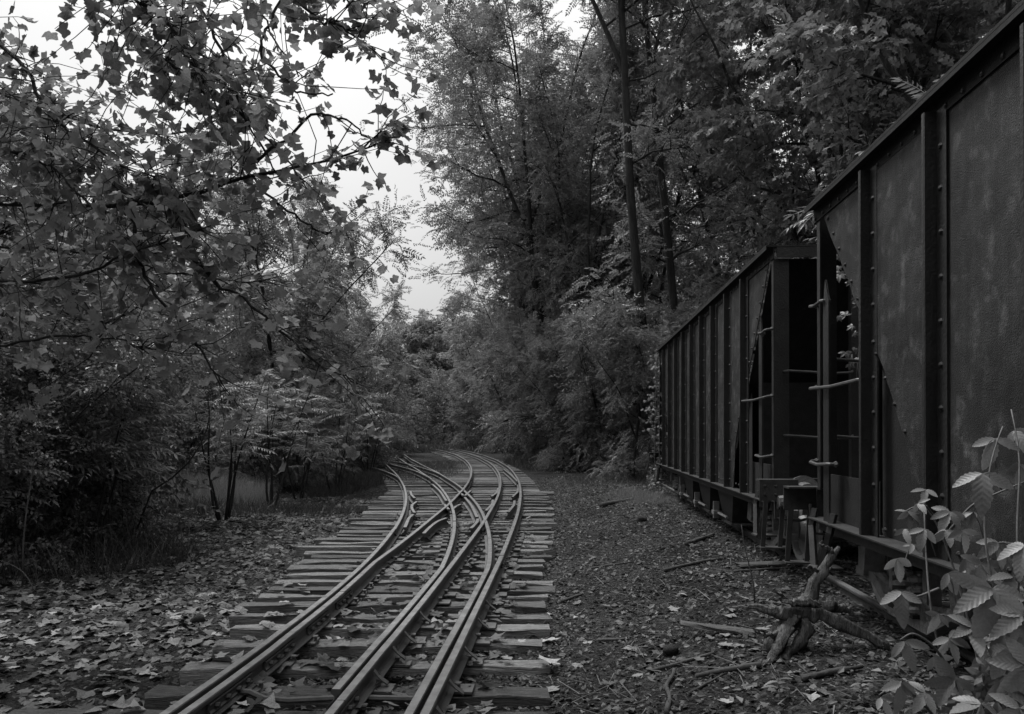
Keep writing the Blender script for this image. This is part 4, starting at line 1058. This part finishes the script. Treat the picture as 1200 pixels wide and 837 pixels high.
octv = np.array([(.5, 0, 0), (0, .42, 0), (-.48, .05, 0), (.02, -.4, .04), (.05, .02, .3), (0, 0, -.25)]); octt = np.array([(0, 1, 4), (1, 2, 4), (2, 3, 4), (3, 0, 4), (1, 0, 5), (2, 1, 5), (3, 2, 5), (0, 3, 5)])
peb = [(octv, octt), (octv * (1, .7, .6), octt), (octv * (.8, 1, .4) + (.05, 0, 0), octt)]
stuff_scatter('ballast', 'dark gravel ballast between the ties', 'gravel', 30000, box_s(-3.2, 1.2, 4.0, 22, 1.25, lambda x, y: (x > r1(y) - .35) & (x < r6(y) + .8)), peb, M_GRAVEL, .015, .065, .4, .008, 1.8)
rightc = lambda x, y: (x > r6(y) + .45) & (x < CX0 + CSL * y + 1.6) & (x / y < .72)
stuff_scatter('grit', 'dark grit and pebbles on the bare ground right of the track', 'gravel', 36000, box_s(0, 5, 4.0, 26, 1.3, rightc), peb, M_GRAVEL, .012, .07, .4, .006, 2.4)
stuff_scatter('leaf_crumbs', 'pale leaf crumbs strewn over the bare ground right of the track', 'leaf litter', 26000, box_s(0, 5, 4.0, 28, 1.2, rightc), [rhomb(1, .35), rhomb(1, .2), starl], M_LITTER, .015, .075, .5, .014, 2.2)
needle = (np.array([(-.5, -.012, 0), (.5, -.008, .03), (.5, .008, .03), (-.5, .012, 0), (0, 0, .03)]), np.array([(0, 1, 4), (1, 2, 4), (2, 3, 4), (3, 0, 4)]))
stuff_scatter('twig_litter', 'fine dead twigs scattered over the bare ground', 'twigs', 3500, box_s(0, 5, 4.0, 24, 1.2, rightc), [needle], M_LITTER, .06, .35, .12, .018, 2)

# grass and weeds
def blades(name, label, cx, cy, rx, ry, n, h, mat, seed, lean=.35, w=.006):
    rg = np.random.default_rng(seed); r = np.sqrt(rg.uniform(0, 1, n)); a = rg.uniform(0, 6.28, n)
    x = cx + rx * r * np.cos(a); y = cy + ry * r * np.sin(a)
    bl = (np.array([(0, -1, 0), (0, 1, 0), (.06, -.7, .5), (.06, .7, .5), (.3, 0, 1)]) * (1, w / h, 1), np.array([(0, 1, 2), (1, 3, 2), (2, 3, 4)]))
    az = rg.uniform(0, 6.28, n); tl = rg.normal(0, lean, (n, 2))
    zz_ = np.stack([tl[:, 0], tl[:, 1], np.ones(n)], 1); zz_ /= np.linalg.norm(zz_, axis=1)[:, None]
    xx_ = np.stack([np.cos(az), np.sin(az), 0 * az], 1); yy_ = np.cross(zz_, xx_); yy_ /= np.linalg.norm(yy_, axis=1)[:, None]; xx_ = np.cross(yy_, zz_)
    v, f = scatter([bl], np.stack([x, y, gh(x, y) - .01], 1), np.stack([xx_, yy_, zz_], 2), h * rg.uniform(.4, 1.15, n) * (1.1 - .5 * r), rg)
    tag(link(name, mesh_np(name, v, f, mat)), label, 'grass', kind='stuff')
blades('clearing_grass', 'pale tall grass in the clearing behind the many-stemmed sapling', -8.2, 20.0, 2.2, 2.6, 12000, .9, M_GRASS, 1, .3, .005)
blades('grass_patch', 'low fine grass on the bare ground near the farther hopper car', 2.75, 17.5, .75, 2.2, 9000, .16, M_GRASS, 2, .5, .003)
blades('grass_patch', 'low weeds at the foot of the wood right of the track', 3.2, 24.5, 1.7, 3.0, 7000, .25, M_WEED, 3, .5, .005)
blades('track_weeds', 'weeds growing between the rails where the routes part', -3.4, 33, 1.6, 8, 5000, .38, M_WEED, 4, .4, .008)
blades('track_weeds', 'weeds along the far left side of the diverging rails', -5.0, 26, .9, 5, 6000, .5, M_WEED, 5, .4, .008)
blades('verge_weeds', 'weeds along the curve of the main track far off', 1.8, 40, 2.2, 9, 7000, .5, M_WEED, 6, .4, .012)
blades('verge_weeds', 'weeds closing the view beyond the curve', -2, 60, 8, 6, 9000, .8, M_WEED, 7, .4, .02)
blades('left_weeds', 'weeds and stems under the shaded bushes on the left', -6.6, 11.2, 2.2, 1.8, 3500, .7, M_WEED, 8, .4, .008)
blades('left_weeds', 'weeds under the shrubs behind the leaf litter', -7.5, 17.6, 4.5, 1.2, 6000, .45, M_WEED, 9, .45, .007)

# ------------------------------------------------------------------ sticks, boards, stump
def stick(label, a, b, r0, r1_, name='fallen_stick', mat=None, lift=0, seed=0, wob=.03):
    rg = np.random.default_rng(seed); A, B = groundpt(*a), groundpt(*b); L = np.linalg.norm(B - A)
    p = np.linspace(A, B, 9); p[1:-1] += rg.normal(0, wob * L, (7, 3)) * (1, 1, .15)
    for i in range(9): p[i, 2] = gh1(p[i, 0], p[i, 1]) + lift + np.interp(i, [0, 8], [r0, r1_]) * .8 + .008
    p = smooth_path(p, 12); t0 = p[0].copy()
    o = MB().tube(p - t0, np.linspace(r0, r1_, 12) * (1 + rg.normal(0, .1, 12)), 7).build(name, mat or M_STICK, None, True, loc=tuple(t0))
    return tag(o, label, 'stick')
for i, (lab, a, b, r0, r1_) in enumerate([
    ('short dark stick beside the right tie ends', (659,707), (683,698), .018, .012), ('dark stick by the grass near the farther hopper car', (704,595), (742,587), .05, .03),
    ('long thin stick pointing at the farther hopper car', (778,671), (850,656), .02, .012), ('broken branch below the hopper chutes', (804,640), (836,628), .03, .02),
    ('forked dark stick in the middle of the bare ground', (756,792), (837,768), .014, .010), ('crooked stick reaching the lower picture edge', (781,840), (790,788), .017, .013),
    ('long root-like stick leading to the pale stump', (815,796), (892,783), .014, .018), ('thin stick crossing under the root-like stick', (807,816), (847,793), .010, .008),
    ('short rotten stick near the dark clod', (701,753), (733,751), .014, .010), ('stick lying behind the pale stump', (860,672), (930,667), .015, .01),
    ('thin stick left of the stump', (690,668), (740,660), .012, .008), ('dark branch in front of the stump', (940,800), (1010,785), .022, .014)]):
    stick(lab, a, b, r0, r1_, seed=90 + i)
def board(label, a, b, w, h, seed):
    A, B = groundpt(*a), groundpt(*b); L = float(np.linalg.norm((B - A)[:2])); rz = math.atan2(B[1] - A[1], B[0] - A[0])
    tag(grain_box(L, w, h, 4, .004).build('loose_board', M_PLANK, None, loc=(A[0], A[1], max(A[2], B[2]) - .005), rot=(0, 0, rz)), label, 'board')
board('dark rotten board lying left of the pale stump', (799,748), (885,743), .09, .03, 1)
board('old board lying under the end of the farther hopper car', (865,667), (925,662), .14, .04, 2)
def clod(label, px, py, s, seed):
    rg = np.random.default_rng(seed); bm = bmesh.new(); bmesh.ops.create_icosphere(bm, subdivisions=2, radius=1)
    for v in bm.verts: v.co *= 1 + rg.normal(0, .16); v.co.z *= .75
    me = bpy.data.meshes.new('dark_clod'); [setattr(f_, 'smooth', True) for f_ in bm.faces]; bm.to_mesh(me);  bm.free(); me.materials.append(M_STONE)
    p = groundpt(px, py); o = link('dark_clod', me, None, (p[0], p[1], p[2] + s * .4), (0, 0, seed), s); tag(o, label, 'stone')
clod('dark lump of rotten wood on the bare ground', 787, 766, .06, 1)
clod('dark stone by the grass near the farther hopper car', 752, 612, .09, 2)
clod('dark stone half hidden in leaves near the tie ends', 232, 730, .07, 4)

def stump():
    rg = np.random.default_rng(15); base = groundpt(935, 762)
    D0 = base[1]
    t = thing('driftwood_stump', 'bleached uprooted stump with twisted roots beside the nearest hopper car', 'stump', tuple(base))
    def limb(pts, r, name='root', n=9):
        w = smooth_path([unproj(x, y, D0 + d) for x, y, d in pts], 14); w[1:-1] += rg.normal(0, .008, w[1:-1].shape)
        for q in w: q[2] = max(q[2], gh1(q[0], q[1]) + .005)
        rr = np.interp(np.linspace(0, 1, 14), np.linspace(0, 1, len(r)), r) * (1 + rg.normal(0, .10, 14))
        mb = MB().tube(w - base, rr, 16); v = mb.v[0]; th = np.arange(16) * 2 * math.pi / 16; ph = rg.uniform(0, 6.28, 3)
        for i in range(14):
            tw = i * .035; fl = 1 + .16 * np.sin(3 * (th + tw) + ph[0]) + .12 * np.sin(5 * (th + tw) + ph[1]) + .10 * np.sin(7 * (th + tw) + ph[2]) + rg.normal(0, .07, 16)
            c = (w - base)[i]; v[i*16:(i+1)*16] = c + (v[i*16:(i+1)*16] - c) * fl[:, None]
        mb.build(name, M_DRIFT, t, True)
    limb([(900,768,.02),(912,748,.03),(926,728,.05),(948,706,.08),(962,672,.1),(972,650,.1),(984,641,.1)], [.028,.055,.05,.038,.032,.022,.012], 'trunk', 11)
    limb([(915,716,.0),(940,716,.02),(962,719,.0),(1002,740,-.05),(1042,760,-.1)], [.045,.048,.044,.036,.022], 'trunk')
    limb([(858,712,.1),(880,711,.08),(905,715,.05),(930,722,.04)], [.006,.018,.03,.045])
    limb([(930,722,.0),(920,745,-.05),(908,768,-.12),(894,783,-.15)], [.05,.04,.028,.012])
    limb([(950,730,.0),(936,752,-.05),(918,772,-.1),(908,781,-.12)], [.05,.035,.025,.012])
    limb([(960,712,.0),(930,706,-.02),(902,702,0)], [.025,.018,.006])
    limb([(935,712,.1),(918,700,.12),(906,690,.1)], [.022,.012,.004])
    limb([(962,672,.1),(950,664,.08),(940,668,.05)], [.014,.009,.003]); limb([(965,668,.1),(975,668,.06),(984,676,.05)], [.014,.009,.003])
    limb([(975,650,.1),(968,640,.1),(960,636,.12)], [.016,.010,.004]); limb([(925,735,.0),(905,745,-.05),(893,742,-.06)], [.03,.016,.006])
    limb([(965,712,.05),(990,712,.08),(1015,724,.1)], [.03,.02,.008])
stump()
def upright(label, pts, D0, r, mat=None, name='bare_stem'):
    w = smooth_path([unproj(x, y, D0 + d) for x, y, d in pts], 10); w[0][2] = gh1(w[0][0], w[0][1]) - .03; o0 = w[0].copy()
    tag(MB().tube(w - o0, np.linspace(r, r * .4, 10), 5).build(name, mat or M_BARKP, None, True, loc=tuple(o0)), label, 'stem')
upright('thin bare upright stem in front of the farther hopper car', [(885,696,0),(880,670,0),(872,640,0),(869,615,0)], 6.6, .008)
upright('thin pale stem arching at the lower left', [(40,692,0),(32,675,0),(20,664,.1),(-5,655,.2)], 9.2, .007)
upright('thin upright dark stem in the shade at the far left', [(26,655,0),(30,600,0),(40,545,0),(45,470,0)], 9.4, .010)
upright('long bowed bare branch leaning out of the shaded bushes', [(150,590,0),(215,560,.2),(245,510,.3),(252,470,.4),(225,430,.5)], 12.0, .016, M_BARK)
upright('slender stem standing right of the bowed branch', [(143,640,0),(144,600,0),(143,560,0),(146,520,0)], 12.2, .012, M_BARK)

# ------------------------------------------------------------------ creeper
LF = [ovate(1, .31, 13, .3, d, s, .012) for s, d in ((1, .2), (2, .35), (3, .1))]
LFM = [mesh_np('leaflet', v, f, M_CRE, True) for v, f in LF]
def creeper_leaf(parent, pos, size, down, facing, n, rg, origin):
    """palmate leaf: leaflets fan from the stalk's end; `down` centre direction, `facing` normal"""
    e = link('leaf', None, parent, tuple(pos - origin))
    z = np.array(facing, float); z /= np.linalg.norm(z); x = np.array(down, float); x -= z * x.dot(z); x /= np.linalg.norm(x); y = np.cross(z, x)
    for k in range(n):
        a = (k - (n - 1) / 2) * math.radians({3: 62, 5: 50}.get(n, 55)) + rg.normal(0, .08)
        s = size * (1.0 - .28 * abs(k - (n - 1) / 2) / ((n - 1) / 2 + .01)) * rg.uniform(.9, 1.1)
        d = math.cos(a) * x + math.sin(a) * y; b = np.cross(z, d); tl = rg.normal(.1, .25)
        M3 = Matrix((d, b, z)).transposed() @ Matrix.Rotation(tl, 3, 'Y') @ Matrix.Rotation(rg.normal(0, .3), 3, 'X')
        ob = link('leaflet', LFM[int(rg.integers(0, 3))], e); ob.matrix_local = M3.to_4x4() @ Matrix.Scale(float(s), 4)
def foreground_creeper():
    rg = np.random.default_rng(31); root = np.array([1.62, 2.75, gh1(1.62, 2.75)])
    t = thing('creeper_vine', 'pale five-leaved creeper growing in the lower right foreground', 'vine', tuple(root))
    stems = [[(1165,900,2.7),(1150,780,2.7),(1125,690,2.75),(1110,640,2.8),(1085,585,2.85),(1060,600,2.8)],
             [(1165,900,2.7),(1180,760,2.6),(1165,690,2.55),(1150,620,2.6),(1160,540,2.65),(1175,500,2.7)],
             [(1150,900,2.7),(1110,800,2.6),(1090,720,2.6),(1085,650,2.7),(1083,600,2.75)],
             [(1165,900,2.7),(1190,800,2.5),(1195,700,2.5),(1190,610,2.6),(1198,540,2.7),(1185,480,2.8)],
             [(1140,900,2.7),(1080,820,2.5),(1050,800,2.5),(1030,815,2.5)],
             [(1150,860,2.6),(1100,760,2.5),(1070,740,2.5),(1055,750,2.5)],
             [(1100,690,2.7),(1075,700,2.6),(1058,695,2.6)], [(1110,625,2.8),(1140,590,2.75),(1200,565,2.7)]]
    for s in stems:
        w = smooth_path([unproj(*p) for p in s], 16); w[0][2] = max(w[0][2], gh1(w[0][0], w[0][1]) - .05) if False else w[0][2]
        MB().tube(w - root, np.linspace(.0055, .0022, 16), 5).build('stem', M_VINE, t, True)
    big = [(1166,514,2.7,.105,3),(1151,555,2.65,.125,3),(1085,574,2.85,.06,3),(1064,600,2.8,.055,5),(1113,600,2.75,.075,5),(1109,622,2.7,.065,5),(1083,620,2.7,.07,3),(1128,622,2.65,.07,3),(1051,655,2.7,.075,3),(1111,672,2.6,.08,3),(1057,694,2.55,.095,3),
           (1163,690,2.45,.145,5),(1132,655,2.6,.08,3),(1170,636,2.6,.09,5),(1187,676,2.5,.11,5),(1060,752,2.5,.09,3),(1056,800,2.45,.085,3),(1119,796,2.45,.10,5),(1172,798,2.4,.10,3),(1186,760,2.4,.13,5),(1112,748,2.5,.08,5),(1032,818,2.45,.06,3),(1084,812,2.45,.07,5),(1076,590,2.8,.05,3),(1060,620,2.8,.05,3),(1070,638,2.8,.045,3),
           (1140,735,2.5,.10,5),(1200,640,2.5,.10,5),(1198,720,2.4,.12,5),(1150,825,2.35,.10,5),(1195,830,2.3,.11,5),(1125,845,2.4,.10,5),(1095,770,2.55,.07,3),(1188,505,2.8,.09,3),(1196,545,2.75,.08,3),(1140,600,2.75,.06,3),(1150,660,2.6,.08,5),(1100,720,2.55,.06,3),(1208,780,2.35,.12,5),(1175,740,2.55,.11,5)]
    for (x, y, d, s, n) in big:
        p = unproj(x, y, d); dn = np.array([rg.normal(-.15, .5), -.25, -1 + rg.normal(0, .3)]); fc = np.array([rg.normal(-.25, .35), -1, rg.uniform(.25, 1.1)])
        creeper_leaf(t, p, s * 1.08, dn, fc, n, rg, root)
        q = p + np.array([rg.normal(.04, .03), rg.uniform(.0, .06), -.02 - rg.uniform(.02, .09)]); 
        MB().tube(np.array([p, (p + q) / 2 + (0, 0, .015), q]) - root, .0022, 4).build('stalk', M_VINE, t)
    pos = []; dr = []
    for k in range(190):
        x = rg.uniform(1070, 1300); y = rg.uniform(max(640, 900 - (x - 1070) * 1.6), 900); p = unproj(x, y, rg.uniform(2.45, 2.9)); pos.append(p); dr.append((rg.normal(0, .6), -.3, -.8))
    fan = []
    for k in range(5):
        a = (k - 2) * .85; v, f = ovate(1 - .13 * abs(k - 2), .33, 4, .2, .25); fan.append((v @ rot_np('Z', a).T, f))
    fan = place(fan)
    pos = np.array(pos); z = np.tile([-.2, -1, .6], (len(pos), 1)) + rg.normal(0, .35, pos.shape); x = np.array(dr); z /= np.linalg.norm(z, axis=1)[:, None]; x -= z * (x * z).sum(1)[:, None]; x /= np.linalg.norm(x, axis=1)[:, None]
    v, f = scatter([fan], pos - root, np.stack([x, np.cross(z, x), z], 2), rg.uniform(.045, .09, len(pos)), rg)
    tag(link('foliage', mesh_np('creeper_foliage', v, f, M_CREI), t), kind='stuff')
    return fan
FAN = foreground_creeper()
def creeper_mass(label, pts_fn, n, size, seed, stems):
    rg = np.random.default_rng(seed); pos = pts_fn(n, rg); root = pos[np.argmin(pos[:, 2])].copy(); t = thing('creeper_vine', label, 'vine', tuple(root))
    z = np.tile([-.6, -1, .6], (n, 1)) + rg.normal(0, .45, pos.shape); x = np.tile([0, -.2, -1.], (n, 1)) + rg.normal(0, .5, pos.shape)
    z /= np.linalg.norm(z, axis=1)[:, None]; x -= z * (x * z).sum(1)[:, None]; x /= np.linalg.norm(x, axis=1)[:, None]
    v, f = scatter([FAN], pos - root, np.stack([x, np.cross(z, x), z], 2), rg.uniform(.6, 1.3, n) * size, rg)
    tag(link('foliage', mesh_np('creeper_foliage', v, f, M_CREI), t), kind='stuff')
    for s in stems: MB().tube(smooth_path(s, 14) - root, .007, 5).build('stem', M_VINE, t, True)
def carpt(u0, s, v, w):
    u = u0 + s; return np.array([CX0 + CSL * u + v, u - CSL * v, car_rt(u) - LIFT + w])
def curtain(n, rg):
    out = []
    for k in range(n):
        w = 3.3 * rg.uniform(0, 1) ** .9; out.append(carpt(7.95, 10.4 + rg.normal(0, .35), .05 + rg.normal(0, .13) - .16 * (3 - w) / 3 - .08 * math.sin(w * 4), max(.14, w)))
    return np.array(out)
creeper_mass('creeper climbing the far end of the farther hopper car', curtain, 300, .07, 3, [[carpt(7.95, 10.3, -.1, -.1), carpt(7.95, 10.2, -.1, 1.2), carpt(7.95, 10.3, -.05, 3.2)], [carpt(7.95, 10.5, .1, -.1), carpt(7.95, 10.4, .0, 1.5), carpt(7.95, 10.3, -.05, 3.3)]])
def hang(n, rg):
    out = []
    for k in range(n):
        a = rg.uniform(0, 1)
        if a < .55: s = rg.normal(.25, .13); out.append(carpt(6.57, s, .42 + rg.normal(0, .10), 3.35 - 1.35 * rg.uniform(0, 1) ** 1.2))
        elif a < .8: s = rg.uniform(-1.0, .15); out.append(carpt(6.57, s, .12 + rg.normal(0, .08), 3.34 + rg.uniform(0, .12)))
        else: s = rg.normal(.1, .10); out.append(carpt(6.57, s, .75 + rg.normal(0, .1), 3.2 - 1.7 * rg.uniform(0, 1)))
    return np.array(out)
creeper_mass('creeper hanging in the gap between the two hopper cars', hang, 130, .065, 4, [[carpt(6.57, .2, .5, 3.35), carpt(6.57, .25, .45, 2.6), carpt(6.57, .3, .42, 1.9)], [carpt(6.57, -1, .15, 3.32), carpt(6.57, -.3, .15, 3.36), carpt(6.57, .2, .5, 3.35)]])
def seedling(label, px, py, s, n, seed):
    rg = np.random.default_rng(seed); p = groundpt(px, py); t = thing('seedling', label, 'seedling', tuple(p))
    MB().tube([(0, 0, -.02), (.01, 0, .05), (.0, .01, .10)], .003, 5).build('stem', M_VINE, t)
    for k in range(n):
        a = k * 2.3 + rg.uniform(0, .6); ob = link('leaf', LFM[k % 3], t, (0, 0, .06 + .012 * k), (0, rg.uniform(-.4, .1), a), s * rg.uniform(.7, 1.1))
seedling('small broad-leaved seedling on the bare ground below the stump', 912, 822, .10, 6, 1)
seedling('small pale seedling in front of the stump roots', 906, 752, .06, 6, 2)
seedling('low seedling by the lower edge near the creeper', 1010, 826, .06, 6, 3)
